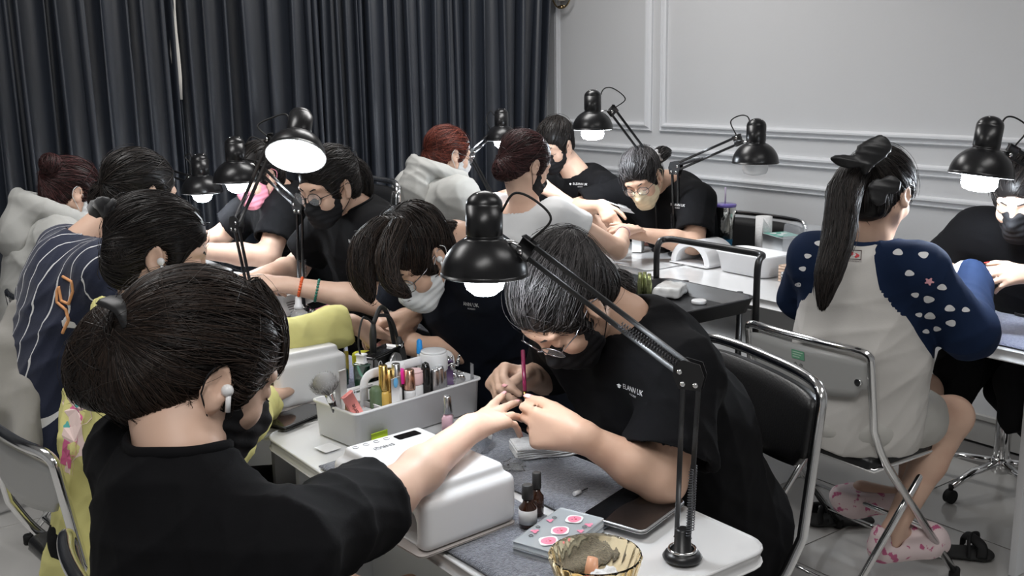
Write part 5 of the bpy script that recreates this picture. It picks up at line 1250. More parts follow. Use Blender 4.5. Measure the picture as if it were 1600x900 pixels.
# big curing lamp
def curing_lamp(label, c, rz, s=1., text=None, scr=True, L=.225, Wd=.20, H=.098):
    """box with a rounded top, open towards local -x (the hand goes in there)"""
    t = rot_thing('nail_curing_lamp', label, 'nail lamp', c, rz); h = .0032
    S_ = SDF((-Wd/2-.03, -L/2-.03, -.01), (Wd/2+.03, L/2+.03, H+.03), h); S_.box((0, 0, H/2+.002), (Wd/2, L/2, H/2), .016, None, .003)
    S_.box((0, 0, H+.008), (Wd/2-.016, L/2-.016, .012), .008, None, .010)
    S_.box((-.03, 0, H/2-.008), (Wd/2+.005, L/2-.024, H/2-.014), .02, None, .004, sub=True)
    if text: S_.box((0, -.032, H+.0215), (Wd/2-.034, L/2-.065, .0035), .002, None, .003, sub=True)
    S_.cut((0, 0, .0005), (0, 0, -1), .001); v, q = organic(S_, 1); omesh('housing', v, q, white_plastic, t)
    MB().rbox((-Wd/2-.010, -L/2-.002, 0), (Wd/2-.004, L/2+.002, .004), .012, .001, 4).build('base_plate', mat('plate_grey', (.50, .46, .44), .35), t)
    if text:
        z = H+.0202; 
        MB().rbox((.012, L/2-.058, z), (.062, L/2-.034, z+.0008), .004, .0003, 3).build('display', mat('display_black', (.006, .006, .007), .12), t)
        screen_text(t, text, (-.028, L/2-.062, z+.0004), .015, mat('grey_ink', (.14, .14, .15), .5), PI)
        for k in range(4): 
            b = MB(); p = V(-.068+.022*k, L/2-.036, z+.0006); b.tube([p+V(.0055*math.cos(a), .0055*math.sin(a), 0) for a in np.linspace(.5, 5.6, 10)], .0005, 4); b.build('button_mark', mat('grey_ink'), t)
    return t
curing_lamp('big white nail curing lamp with a small black display, under the outstretched forearm', V(.872, 1.462, TZ+.0075), .07, 1, 'SNRQI', True, .285, .198, .090)
c2 = Z(500, 640, TZ)*.0+V(.965, 2.02, TZ)
curing_lamp('white nail curing lamp at the yellow sleeve, with the lower arm inside it', V(1.0, 2.27, TZ), .05, 1, None, False, .20, .19, .11)
# phones and tablet
glass_black = mat('screen_glass', (.008, .008, .009), .06, coat=.8)
def slab(name, label, cat, a, b_, wd, th, m_case, m_scr=glass_black, z=TZ, btn=False):
    """phone or tablet lying flat from point a to point b"""
    a, b_ = np.asarray(a), np.asarray(b_); d = nrm((b_-a)*V(1, 1, 0)); L = np.linalg.norm((b_-a)[:2]); t = rot_thing(name, label, cat, ((a+b_)/2)*V(1, 1, 0)+V(0, 0, z), math.atan2(d[1], d[0]))
    MB().rbox((-L/2, -wd/2, 0), (L/2, wd/2, th), wd*.11, th*.35, 4).build('case', m_case, t); MB().rbox((-L/2+.003, -wd/2+.003, th-.0004), (L/2-.003, wd/2-.003, th+.0004), wd*.09, .0003, 4).build('screen', m_scr, t)
    if btn:
        for x in (-.02, .005): MB().rbox((x, -wd/2-.001, th*.3), (x+.018, -wd/2+.001, th*.6), .0008, .0004, 2).build('button', chrome, t)
    return t
slab('smartphone', 'black smartphone lying on the bare desk corner beside the white organiser box', 'phone', Z(424, 664, .76), Z(500, 634, .76), .082, .010, black_metal, btn=False, z=.751)
slab('tablet', 'large dark tablet with a silver edge between the grey towel and the amber bowl', 'tablet', Z(955, 832, .75), Z(1025, 783, .75), .125, .008, mat('silver_edge', (.55, .55, .56), .3, .8), btn=True, z=TZ+.0092)
slab('smartphone', 'phone in a bright pink case on the third desk', 'phone', Z(478, 487, .75), Z(522, 470, .75)*.6+Z(478, 487, .75)*.4, .075, .010, mat('pink_case', (.80, .22, .42), .4))
slab('smartphone', 'dark phone lying on the blue-grey towel at the right edge', 'phone', Z(1598, 497, .757), Z(1640, 490, .757), .07, .008, black_metal, z=.7605)
# white organiser
o0, o1 = Z(558, 703, TZ), Z(752, 640, TZ); d_ = nrm(o1-o0); ang = math.atan2(d_[1], d_[0]); Lo = np.linalg.norm(o1-o0); e_ = V(-d_[1], d_[0], 0); ow = .155
ORG = rot_thing('organiser_box', 'white plastic organiser box full of polish bottles and nail tools', 'organiser', o0+d_*Lo/2+e_*ow/2, ang); t = ORG; Hh = .078
def tray_local(lo, hi, rr, wall, name, m, parent): return tray(lo, hi, name, m, parent, wall, rr)
tray((-Lo/2, -ow/2, 0), (Lo/2, ow/2, Hh), 'box_body', white_plastic, t, .003, .014, .003)
MB().box((-Lo/2+.075, -ow/2+.013, .004), (-Lo/2+.078, ow/2-.013, Hh-.004), .001).build('divider', white_plastic, t)
MB().box((-Lo/2+.082, -.006, .004), (Lo/2-.016, -.003, Hh-.004), .001).build('divider', white_plastic, t)
b = MB(); b.tube(corner_path([V(-Lo/2+.080, 0, .05), V(-Lo/2+.080, 0, Hh+.050), V(Lo/2-.02, 0, Hh+.050), V(Lo/2-.02, 0, .05)], .03, 6), .011, 8, flat=(.35, 1.)); b.build('handle', white_plastic, t)
MB().rbox((-Lo/2+.012, -ow/2+.014, Hh-.022), (-Lo/2+.074, -.005, Hh-.016), .006, .001, 3).build('shelf', white_plastic, t)
def OL(x, y, z=0): return o0+d_*x+e_*y+V(0, 0, z)      # point in the organiser: along, across, up
def OP(px, py, z): # pixel at absolute height
    return Z(px, py, z)
def vessel(name, label, cat, c, parts, group=None, tilt=None):
    """a small turned thing: parts = (name, profile, material[, segments])"""
    t = thing(name, label, cat, tuple(c), 0, group); t['_rot'] = 1
    if tilt: t.rotation_euler = tilt
    for p in parts:
        MB().lathe(p[1], (0, 0, 0), p[3] if len(p) > 3 else 20).build(p[0], p[2], t)
    return t
silver = mat('silver_cap', (.62, .62, .63), .25, 1.); gold = mat('gold_cap', (.75, .52, .18), .25, 1.); copper = mat('rose_gold', (.75, .45, .33), .25, 1.)
glass_c = mat('clear_plastic', (.92, .94, .95), .05, trans=.95, ior=1.3); glossblk = mat('gloss_black', (.01, .01, .01), .12, coat=.5)
def cylp(r, h, b=.002): return [(r-b, 0), (r, b), (r, h-b), (r-b, h)]
zf = .034
MB().box((-Lo/2+.084, .0005, .004), (Lo/2-.018, ow/2-.014, .033), .001).build('inner_rack', white_plastic, ORG); MB().box((-Lo/2+.084, -ow/2+.014, .004), (Lo/2-.018, -.0065, .033), .001).build('inner_rack', white_plastic, ORG)
G_P = 'polish bottles in the organiser'
def polish(label, c, body, capm, r=.0115, hb=.035, hc=.040, rc=.0075, **k):
    return vessel('nail_polish', label, 'nail polish', c, [('bottle', [(r-.002, 0), (r, .002), (r, hb-.006), (rc, hb)], body), ('cap', [(rc+.0008, hb+.0003), (rc+.001, hb+.003), (rc-.0006, hb+hc-.001), (rc-.0018, hb+hc)], capm)], **k)
row = .038
polish('tall gold-capped polish bottle at the handle end of the organiser', OL(.105, row, zf), mat('gold_liquid', (.65, .42, .10), .2), gold, .0105, .05, .045, .009)
polish('second gold-capped bottle, just right of the tallest gold one', OL(.122, row+.004, zf), mat('gold_liquid'), gold, .0105, .045, .040, .009)
polish('silver bottle with a white body beside the gold-capped bottles', OL(.140, row, zf), mat('white_liquid', (.75, .75, .75), .2), silver, .0105, .05, .042, .009)
polish('bottle with a hot-pink cap and black body in the organiser', OL(.157, row+.010, zf), glossblk, mat('hot_pink', (.80, .03, .35), .3), .012, .052, .025, .011)
polish('rose-gold bottle with a white label in the organiser', OL(.168, row-.010, zf), mat('white_liquid'), copper, .0115, .042, .036, .011)
t = rot_thing('charm_card', 'small white card with a blue printed drop, leaning in the organiser', 'card', OL(.127, row-.013, zf+.02), ang+.2); MB().rbox((-.013, -.001, 0), (.013, .001, .055), .0008, .0004, 2).build('card', white_plastic, t); MB().sphere((0, -.0012, .046), (.007, .0008, .009), 12, 6).build('blue_print', mat('sky_blue', (.15, .45, .75), .4), t)
def jar(label, c, r, h, body, lid, lh=.018, lr=None, extra=None): return vessel('jar', label, 'jar', c, [('jar_body', cylp(r, h), body), ('lid', [(q, z+h+.0004) for q, z in cylp((lr or r)*1.03, lh)], lid)]+(extra or []))
jar('clear jar with a wide white lid in the organiser', OL(.168, row+.040, zf+.02), .020, .045, glass_c, white_plastic, .020)
pinkcap = mat('pale_pink', (.80, .55, .55), .3)
jar('jar with a pale pink lid and a black base in the organiser', OL(.196, row+.006, zf+.008), .0175, .038, mat('white_liquid'), pinkcap, .022, None, [('base_band', [(.0178, .0), (.0182, .001), (.0182, .014), (.0178, .0145)], glossblk), ('collar_ring', [(.0172, .0605+.0), (.0178, .061), (.0178, .063), (.0170, .0635)], pinkcap)])
vessel('tube', 'glossy black capsule standing in the organiser', 'tube', OL(.217, row-.008, zf), [('tube_body', [(.008, 0), (.0095, .003), (.0095, .070), (.007, .080), (.002, .083)], glossblk)])
t = vessel('jar', 'large white stacked jar with a screw lid at the handle of the organiser', 'jar', OL(.272, row+.028, zf-.012), [('jar_body', cylp(.025, .062), mat('jar_white', (.78, .79, .80), .4)), ('lid', [(q, z+.0624) for q, z in cylp(.0285, .034)], mat('jar_white')), ('rim', [(.0265, .0965), (.0265, .0995), (.022, .100)], mat('jar_white'))])
for i, (x, y, r) in enumerate(((.240, -.012, .0095), (.258, -.006, .0098), (.268, .004, .0085), (.281, .010, .0095))):
    vessel('polish_cap', ['first of the silver caps from the black capsule', 'second silver cap, in front of the big white jar', 'third silver cap, thinner, right of the big white jar', 'fourth silver cap with a grey label, before the purple box'][i], 'cap', OL(x, row+y, zf+.02), [('cap_body', [(r*1.1, 0), (r*1.1, .003), (r, .048), (r-.002, .052)], silver)])
t = rot_thing('small_box', 'small purple box leaning among silver tools', 'box', OL(.300, row+.018, zf+.03), ang-.5); MB().box((-.014, -.012, 0), (.014, .012, .045), .0015).build('carton', mat('purple_card', (.09, .05, .12), .4), t)
# heap of silver clips at the far end
rc = random.Random(11)
for i in range(12):
    c = OL(.292+rc.uniform(0, .045), row+rc.uniform(.0, .045), zf+.035+rc.uniform(0, .05)); t = rot_thing('nail_clip', 'silver nail form clip in the heap at the end of the organiser', 'clip', c, rc.uniform(0, 6), 'silver clips in the organiser'); t.rotation_euler = (rc.uniform(-.6, .6), rc.uniform(-.6, .6), rc.uniform(0, 6))
    b = MB(); b.tube(bez([V(-.012, 0, .003), V(0, 0, .010), V(.012, 0, .002), V(.018, 0, .012)], 4), .0035, 7, flat=(1, .5)); b.build('jaw', chrome, t); b = MB(); b.sphere((0, 0, -.004), (.007, .005, .010), 10, 7); b.build('spring_body', chrome, t)
t = rot_thing('steel_ruler', 'short steel strip standing at the end of the organiser', 'ruler', OL(Lo-.008, .02, .01), ang+1.3); MB().box((-.008, -.0012, 0), (.008, .0012, .10), .0006).build('blade', silver, t)
vessel('marker_pen', 'bright blue marker cap standing behind the big white jar', 'pen', OL(.262, row+.066, zf+.01), [('pen_body', [(.006, 0), (.0065, .09), (.0060, .092)], white_plastic), ('cap', [(.0072, .0925), (.0074, .094), (.0062, .122), (.003, .126)], mat('marker_blue', (.02, .30, .80), .3))])
for o in list(COL.objects):      # true size of the bottles next to the box
    if o.name.startswith(('nail_polish', 'jar', 'polish_cap', 'tube', 'charm_card', 'small_box')) and o.get('category') and 'organiser' not in o.name: o.scale = (1.12, 1.12, 1.27)
# brushes and tools in the left compartment
t = rot_thing('dust_brush', 'fluffy grey-white dust brush leaning left out of the organiser', 'brush', OL(.028, .088, .012), ang); t.rotation_euler = (.10, -.38, ang)
MB().lathe([(.005, 0), (.0075, .03), (.007, .075), (.0085, .085)], (0, 0, 0), 16).build('handle', glossblk, t); MB().lathe([(.0088, .0855), (.0092, .088), (.0095, .105), (.009, .107)], (0, 0, 0), 18).build('ferrule', chrome, t)
r_ = np.random.default_rng(5); P = []
for k in range(900):
    a, q = r_.uniform(0, 2*PI), r_.uniform(0, 1)**.5; u = V(math.cos(a)*q, math.sin(a)*q, 0); L = .048*(1-.35*q*q)*r_.uniform(.85, 1.05)
    P.append([u*.008+V(0, 0, .106), u*.018+V(0, 0, .106+L*.35), u*.031+V(0, 0, .106+L*.75), u*.034+r_.normal(size=3)*.001+V(0, 0, .106+L)])
bm_ = mat('bristle', (.45, .43, .42), .7); nt = bm_.node_tree; at = nt.nodes.new('ShaderNodeAttribute'); at.attribute_name = 'shade'; cr = nt.nodes.new('ShaderNodeValToRGB'); cr.color_ramp.elements[0].color = (.05, .05, .05, 1); cr.color_ramp.elements[1].color = (.8, .78, .76, 1); nt.links.new(at.outputs['Fac'], cr.inputs['Fac']); nt.links.new(cr.outputs['Color'], nt.nodes['Principled BSDF'].inputs['Base Color'])
v, q, sh = strand_mesh(np.array(P), .0005); S_ = SDF((-.04, -.04, .09), (.04, .04, .17), .003); S_.cone((0, 0, .11), (0, 0, .130), .009, .026, .01); v2, q2 = organic(S_, 1)
me = mesh_from('bristles', np.concatenate([v, v2]), np.concatenate([q, q2+len(v)])); a_ = me.attributes.new('shade', 'FLOAT', 'POINT'); a_.data.foreach_set('value', np.concatenate([sh, np.full(len(v2), .3)]).astype(np.float32)); o = link('bristles', me, bm_, t); o['kind'] = 'stuff'
t = rot_thing('nail_buffer', 'salmon-pink buffer block with black script leaning in the organiser', 'buffer', OL(.042, .030, .035), ang); t.rotation_euler = (-.10, -.42, ang); MB().rbox((-.015, -.006, 0), (.015, .006, .085), .003, .002, 3).build('block', mat('salmon', (.85, .30, .27), .5), t)
screen_text(t, 'Lassorie', (.002, -.0063, .035), .015, mat('print_dark'), rot=(PI/2, -PI/2, 0))
t = rot_thing('swab_bag', 'clear bag of orange wood sticks standing in the organiser', 'bag', OL(.070, .065, .012), ang+.1)
MB().rbox((-.028, -.004, 0), (.028, .004, .095), .003, .002, 3).build('pouch', mat('thin_film', (.95, .96, .97), .15, trans=.9, ior=1.05), t)
for k in range(9): MB().tube([V(-.022+.0055*k, 0, .004), V(-.022+.0055*k+rc.uniform(-.003, .003), 0, .045+rc.uniform(0, .02))], .0011, 6).build('stick', mat('stick_wood', (.62, .30, .18), .6), t)
for i, (x, y, hgt, m_, lab) in enumerate(((.050, .105, .135, mat('file_white', (.8, .8, .79), .6), 'white nail file standing tallest in the organiser'), (.036, .112, .11, mat('file_grey', (.62, .61, .60), .6), 'pale grey nail file left of the tallest one'), (.020, .060, .085, mat('wood_tan', (.45, .28, .15), .6), 'brown wooden stick at the left corner of the organiser'))):
    t = rot_thing('nail_file', lab, 'nail file', OL(x, y, .012), ang); t.rotation_euler = (.06-.06*i, -.08+.1*i, ang); MB().rbox((-.009, -.0018, 0), (.009, .0018, hgt), .0015, .0008, 2).build('blade', m_, t)
t = rot_thing('squeeze_tube', 'dark green bottle behind the organiser handle', 'bottle', OL(.088, .045, zf), 0); MB().lathe([(.012, 0), (.014, .003), (.014, .065), (.008, .075)], (0, 0, 0), 18).build('bottle', mat('green_plastic', (.10, .15, .08), .5), t)
# behind the organiser
yel = mat('yellow_cap', (.75, .74, .02), .35)
t = vessel('jar', 'glitter jar with a fluorescent yellow lid behind the organiser', 'jar', Z(569, 600, TZ), [('jar_body', cylp(.0255, .048), mat('glitter_grey', (.25, .28, .30), .3, bump=(500, .8))), ('lid', [(q*(1), z+.0484) for q, z in cylp(.0265, .034)], yel)])
b = MB()
for k in range(36): a = 2*PI*k/36; b.box((.0264*math.cos(a)-.0008, .0264*math.sin(a)-.0008, .052), (.0264*math.cos(a)+.0008, .0264*math.sin(a)+.0008, .078))
o = b.build('lid_ribs', yel, t); o['kind'] = 'stuff'
vessel('glass_vial', 'glass vial with a black screw cap left of the organiser', 'vial', Z(513, 590, TZ), [('tube_body', cylp(.010, .070), glass_c), ('cap', [(.0115, .0705), (.0118, .072), (.0115, .088), (.010, .090)], glossblk)])
vessel('glass_vial', 'slim glass tube of yellow cuticle oil standing upright behind the organiser', 'vial', Z(543, 596, TZ), [('tube_body', cylp(.0058, .115, .001), glass_c), ('oil', [(.0010, .002), (.0046, .003), (.0046, .080), (.001, .081)], mat('oil_yellow', (.80, .62, .08), .1, trans=.6))])
vessel('glass_jar', 'green glass bottle with a clear stopper by the yellow sleeve', 'bottle', Z(535, 604, TZ), [('jar_body', cylp(.017, .045), mat('dark_green_glass', (.03, .12, .08), .1, trans=.5)), ('stopper', [(.010, .0455), (.012, .05), (.012, .062), (.010, .064)], glass_c)])
for i, (x, y) in enumerate(((490, 575), (503, 580))): vessel('polish_cap', ['silver cap left of the glass vial', 'silver cap touching the glass vial'][i], 'cap', Z(x-2, y+22, TZ), [('cap_body', [(.010, 0), (.010, .003), (.009, .06), (.007, .064)], silver)])
for i, (x, y) in enumerate(((597, 565), (608, 566))): vessel('polish_cap', ['silver cap standing right of the yellow lid', 'dark silver cap behind the yellow lid, nearer the black machine'][i], 'cap', Z(x, y+24, TZ), [('cap_body', [(.010, 0), (.010, .003), (.009, .058), (.007, .062)], silver)])
vessel('glass_dish', 'small chrome pedestal dish beside the yellow-lidded jar', 'dish', Z(622, 602, TZ), [('foot', [(.016, 0), (.016, .003), (.004, .008), (.003, .030)], chrome), ('bowl', [(.003, .0302), (.014, .036), (.021, .046), (.0205, .047), (.012, .039), (.002, .036)], chrome)])
vessel('glue_bottle', 'squat black bottle lying behind the pedestal dish', 'bottle', Z(618, 560, TZ), [('bottle', [(.016, 0), (.018, .004), (.018, .030), (.010, .040)], glossblk), ('cap', [(.010, .0402), (.010, .056), (.008, .058)], mat('matte_black', (.02, .02, .02), .5))])
t = rot_thing('gem_strip', 'strip of tiny gold gems along the back edge of the organiser', 'gems', OL(.20, ow+.012, .055), ang); b = MB()
MB().box((-.05, -.006, -.054), (.05, .006, -.003), .001).build('tray', white_plastic, t)
for k in range(60): b.sphere((-.048+.0016*k, rc.uniform(-.004, .004), -.001+rc.uniform(0, .003)), .0024, 6, 4)
o = b.build('gems', mat('gem_mix', (.6, .45, .32), .15, .6), t); o['kind'] = 'stuff'
# drill machine
bx = OL(.225, ow+.052, 0); t = rot_thing('nail_drill_machine', 'black nail drill box with a silver dial standing behind the organiser', 'nail drill', bx, ang+.35)
MB().rbox((-.045, -.020, 0), (.045, .020, .088), .006, .004, 4).build('housing', glossblk, t)
b = MB(); b.cyl((.014, -.0205, .064), (.014, -.0265, .064), .019, .0185, 36); b.build('dial', mat('brushed_silver', (.6, .6, .6), .3, 1., aniso=.8), t)
b = MB(); b.box((.0135, -.0272, .065), (.0145, -.0266, .081)); b.build('dial_mark', mat('grey_ink'), t)
screen_text(t, 'NAIL DRILL', (-.018, -.0206, .038), .008, white_print, rot=(PI/2, -PI/2, 0))
b = MB(); b.tube([V(-.028+.005*math.cos(a), -.0206, .074+.005*math.sin(a)) for a in np.linspace(0, 2*PI, 14)[:13]], .0006, 5, closed=True); b.build('power_mark', white_print, t)
b = MB(); b.tube([V(-.020, .0, .089), V(-.018, 0, .118), V(-.016, 0, .135)], [.006, .0065, .004], 10); b.build('plug', mat('matte_black'), t)
b = MB(); b.tube(bez([V(-.016, 0, .135), V(-.045, .0, .150), V(-.062, .0, .115), V(-.052, .0, .08)], 7), .0018, 6); b.build('cable', mat('matte_black'), t)
b = MB(); b.tube(bez([V(-.016, 0, .134), V(.01, .0, .155), (.040, .005, .13), V(.060, .008, .07), V(.066, .010, .03)], 8), .0042, 8); b.build('cable', mat('matte_black'), t)
b = MB(); b.tube(bez([V(.0, .0, .145), V(.03, -.004, .135), (.050, -.004, .10), V(.056, -.006, .05)], 8), .003, 8); b.build('cable', mat('matte_black'), t)
b = MB(); b.tube([V(.058, -.012, .02), V(.056, -.012, .05), V(.048, -.012, .085), V(.045, -.012, .10)], [.009, .010, .008, .004], 12); b.build('handpiece', mat('matte_black'), t); b = MB(); b.cyl((.0485, -.012, .083), (.047, -.012, .090), .0082); b.build('handpiece_ring', chrome, t)
MB().rbox((-.062, -.016, 0), (-.048, .016, .080), .003, .002, 3).build('side_box', mat('dark_green_glass'), t); MB().rbox((-.062, -.010, .0805), (-.049, .010, .096), .002, .002, 3).build('side_cap', white_plastic, t)
bpy.data.objects['nail_drill_machine'].scale = (1.4, 1.25, 1.5)
# in front of the organiser
t = vessel('nail_polish', 'pale pink nail polish with a tall silver cap standing in front of the organiser', 'nail polish', Z(700, 672, TZ+.008), [('bottle', [(.013, 0), (.0155, .002), (.0155, .030), (.009, .038)], mat('pink_polish', (.78, .48, .55), .12, coat=.6), 4), ('cap', [(.0105, .0385), (.0108, .040), (.0085, .076), (.006, .079)], silver)])
t = vessel('dappen_jar', 'silver ornamental jar with a knobbed lid behind the forearm', 'jar', Z(755, 706, TZ+.008), [('jar_body', [(.012, 0), (.014, .003), (.010, .010), (.020, .024), (.024, .045), (.0235, .046)], chrome), ('lid', [(.026, .0465), (.025, .050), (.016, .055), (.004, .058)], mat('matte_black')), ('knob', [(.002, .0582), (.004, .062), (.0035, .068), (.001, .070)], chrome)])
t = rot_thing('card', 'small white card lying on the desk at the foot of the organiser', 'card', Z(512, 700, TZ), ang); MB().rbox((-.020, -.022, 0), (.020, .022, .0012), .002, .0004, 2).build('sheet', white_plastic, t)
t = rot_thing('sticky_note', 'bright lime tab between organiser and curing lamp', 'tab', OL(.055, -.006, 0), ang); MB().rbox((-.022, -.0012, 0), (.022, .0012, .027), .001, .0005, 2).build('tab', mat('lime', (.55, .75, .02), .5), t)
# tissues
c = Z(848, 706, TZ+.010); t = rot_thing('tissue_stack', 'stack of folded white tissues under the manicurist\'s hand', 'tissues', c, ang-.55)
tis = mat('tissue_white', (.80, .80, .80), .9, bump=(180, .35))
for k in range(5):
    b = MB(); n = 14; R = []
    for i in range(n+1):
        u = i/n; z = .0010+.0045*k+.0016*math.sin(u*7+k*2)*u; x = -.062+.124*u+rc.uniform(-.001, .001); wv = .036+.0015*math.sin(u*9+k)
        R.append([(x, -wv, z), (x, wv, z), (x, wv-.001, z+.0034), (x, -wv+.001, z+.0034)])
    b.rings(R); b.build('tissue', tis, t)
# crumpled film
def crumple(c, r, seed, sub=3, flat=.5, amp=.5):
    import bmesh
    bm = bmesh.new(); bmesh.ops.create_icosphere(bm, subdivisions=sub, radius=1); rr_ = random.Random(seed); o = Vector((rr_.uniform(0, 50),)*3)
    for v in bm.verts:
        d = v.co.normalized(); k = 1+amp*(abs(mnoise.noise(d*1.6+o))*1.3-.3)+amp*.6*abs(mnoise.noise(d*4+o)); v.co = Vector((d.x*k, d.y*k, max(d.z*k*flat, -.45*flat)))*r
    vv = [tuple(v.co) for v in bm.verts]; ff = [tuple(x.index for x in f.verts) for f in bm.faces]; bm.free(); b = MB(); b.add(np.array(vv)+np.array(c), ff); return b
cc = Z(802, 730, TZ+.010); t = thing('plastic_film', 'crumpled clear film beside the folded tissues', 'film', tuple(cc)); crumple(cc+V(0, 0, .005), .020, 3, 3, .4, .9).build('film', mat('thin_film'), t)
# drill bit
a = Z(897, 772, TZ+.014); b_ = Z(918, 763, TZ+.014); t = thing('drill_bit', 'tiny drill bit with a white barrel lying on the grey towel', 'drill bit', tuple(a)); b = MB(); b.cyl(a, a+(b_-a)*.45, .0042, .0040, 12); b.build('barrel', white_plastic, t); b = MB(); b.cyl(a+(b_-a)*.452, b_, .0013, .0013, 8); b.build('shank', mat('spring_steel'), t)
# amber bottles
amber = mat('amber_dark', (.035, .012, .006), .08, coat=.6); lab_w = mat('paper_label', (.66, .66, .66), .5)
def dropper(label, px, py, r, h, cap_h, lab=True):
    z = TZ+.009; p = [('bottle', [(r-.002, 0), (r, .003), (r, h*.72), (r*.55, h*.88), (r*.5, h)], amber), ('cap', [(r*.62, h+.0004), (r*.66, h+.002), (r*.62, h+cap_h-.001), (r*.5, h+cap_h)], mat('matte_black'))]
    if lab: p.append(('paper_label', [(r-.0002, h*.16), (r+.0005, h*.161), (r+.0005, h*.66), (r-.0002, h*.661)], lab_w))
    return vessel('amber_bottle', label, 'bottle', Z(px, py, z), p)
dropper('dark bottle with a white label and black cap on the desk gap', 825, 822, .0155, .050, .026); dropper('slimmer dark bottle with a tall black cap, behind the labelled one', 839, 803, .0125, .048, .030, False)
# sticker case
p0, p1, p2 = Z(800, 865, TZ+.004), Z(875, 812, TZ+.004), Z(838, 895, TZ); d_ = nrm(p1-p0); a3 = math.atan2(d_[1], d_[0]); e3 = V(d_[1], -d_[0], 0)
Ls = np.linalg.norm(p1-p0)*1.02; ws = .088; t = rot_thing('sticker_case', 'clear plastic case decorated with pink stickers beside the amber bowl', 'case', (p0+p1)/2+e3*ws/2, a3)
clear_case = mat('clear_case', (.75, .80, .83), .10, trans=.55, ior=1.3)
MB().rbox((-Ls/2, -ws/2, 0), (Ls/2, ws/2, .0115), .004, .0015, 3).build('base_shell', clear_case, t); MB().rbox((-Ls/2, -ws/2, .012), (Ls/2, ws/2, .0235), .004, .0015, 3).build('lid', clear_case, t)
pks = mat('sticker_pink', (.85, .26, .38), .4); wh = mat('sticker_white', (.85, .85, .85), .4)
def flat_blob(x, y, r, k, lobes, ph, m, z, name='sticker', sy=1.):
    c, f = blob2d(r, 26, k, lobes, ph); b = MB(); b.add([(x+p[0], y+p[1]*sy, z) for p in c], f, False); b.build(name, m, t)
for i, (x, y, r) in enumerate(((-Ls*.30, -.008, .014), (-.004, -.004, .0135), (Ls*.30, -.002, .013))):
    flat_blob(x, y, r*1.28, .08, 4, i, wh, .02375, sy=.9); flat_blob(x, y, r, .05, 3, i, pks, .0240, sy=.85)
    for q in (-1, 1): flat_blob(x+q*.004, y+.002, .0010, 0, 3, 0, mat('print_dark'), .0243, 'sticker_dot')
    flat_blob(x, y-.003, .0022, .1, 2, 0, mat('print_red'), .0243, 'sticker_dot')
for x, y, r in ((-.028, .030, .006), (.020, .030, .005), (-.034, -.034, .006), (.012, -.034, .005), (.040, -.034, .006)): flat_blob(x, y, r, .35, 3, 1.2, pks, .02385)
for x, y in ((-.012, .034), (.034, .030), (-.046, .026), (-.014, -.036), (.028, -.032)):
    b = MB(); b.tube([V(x+.0035*math.cos(a), y+.0035*math.sin(a), .0240) for a in np.linspace(0, 2*PI, 12)[:11]], .0008, 4, closed=True); b.build('sticker_ring', mat('print_grey'), t)
# amber bowl with waste
bc = Z(930, 864, TZ+.085)*V(1, 1, 0)+V(0, 0, TZ); t = thing('glass_bowl', 'ribbed amber glass bowl with crumpled tissue inside', 'bowl', tuple(bc)); t['_rot'] = 1
am = mat('amber_glass', (.98, .83, .55), .03, trans=1., ior=1.18)
pr = [(.010, 0), (.034, .001), (.038, .006), (.046, .030), (.056, .055), (.062, .075), (.0625, .078), (.0605, .079), (.0585, .075), (.052, .054), (.042, .030), (.034, .009), (.008, .006)]
b = MB(); R = []
for k_, (r, z) in enumerate(pr):
    amp = .035 if .01 < z < .076 else 0; R.append([(r*(1+amp*math.cos(22*a+z*60))*math.cos(a), r*(1+amp*math.cos(22*a+z*60))*math.sin(a), z) for a in np.linspace(0, 2*PI, 132, endpoint=False)])
R = [[(p[0]*1.08, p[1]*1.08, p[2]*1.08) for p in q] for q in R]; b.rings(R); b.build('bowl_glass', am, t)
t2 = thing('crumpled_tissue', 'crumpled white tissue in the amber bowl', 'tissue', tuple(bc+V(.012, -.014, .014))); crumple(bc+V(.012, -.014, .036), .022, 8, 4, .9, .6).build('tissue', tis, t2)
t2 = thing('cotton_pad', 'used pad stained crimson in the amber bowl', 'cotton pad', tuple(bc+V(-.016, .0, .012))); crumple(bc+V(-.016, -.006, .024), .014, 5, 3, .8, .5).build('pad', mat('crimson', (.55, .03, .12), .6), t2)
t2 = thing('nail_tip', 'peach plastic finger tip standing in the amber bowl', 'nail tip', tuple(bc+V(.012, .028, .012))); b = MB(); b.tube([bc+V(.010, .022, .012), bc+V(.014, .024, .045), bc+V(.018, .026, .062)], [.013, .013, .010], 14, flat=(1, .6)); b.build('tip', mat('peach', (.80, .42, .26), .3), t2)
# third desk
c = Z(440, 492, TZ); t = rot_thing('tin_box', 'white printed tin box with a dark window lid on the third desk', 'box', Z(444, 490, TZ), .35); MB().rbox((-.045, -.045, 0), (.045, .045, .072), .006, .003, 3).build('tin', white_plastic, t); MB().rbox((-.034, -.034, .0722), (.034, .034, .0735), .004, .0004, 3).build('window', mat('violet_grey', (.10, .09, .12), .2), t)
for k in range(4): MB().box((-.030+.003*k, -.0455, .045-.008*k), (.022-.004*k, -.0451, .048-.008*k)).build('print', mat('print_grey'), t)
for k in range(5): MB().box((.0451, -.022, .055-.009*k), (.0455, .020-.004*(k % 3), .058-.009*k)).build('print', mat('print_grey'), t)
vessel('spray_bottle', 'clear bottle with a white pump cap on the third desk', 'bottle', Z(468, 502, TZ), [('bottle', [(.024, 0), (.027, .003), (.027, .030), (.014, .040)], glass_c), ('cap', [(.015, .0405), (.015, .052), (.011, .056), (.010, .080), (.007, .084)], white_plastic)])
vessel('polish_cap', 'silver cap standing in front of the pink phone', 'cap', Z(489, 497, TZ), [('cap_body', [(.0115, 0), (.0115, .003), (.0105, .026), (.008, .029)], silver)])
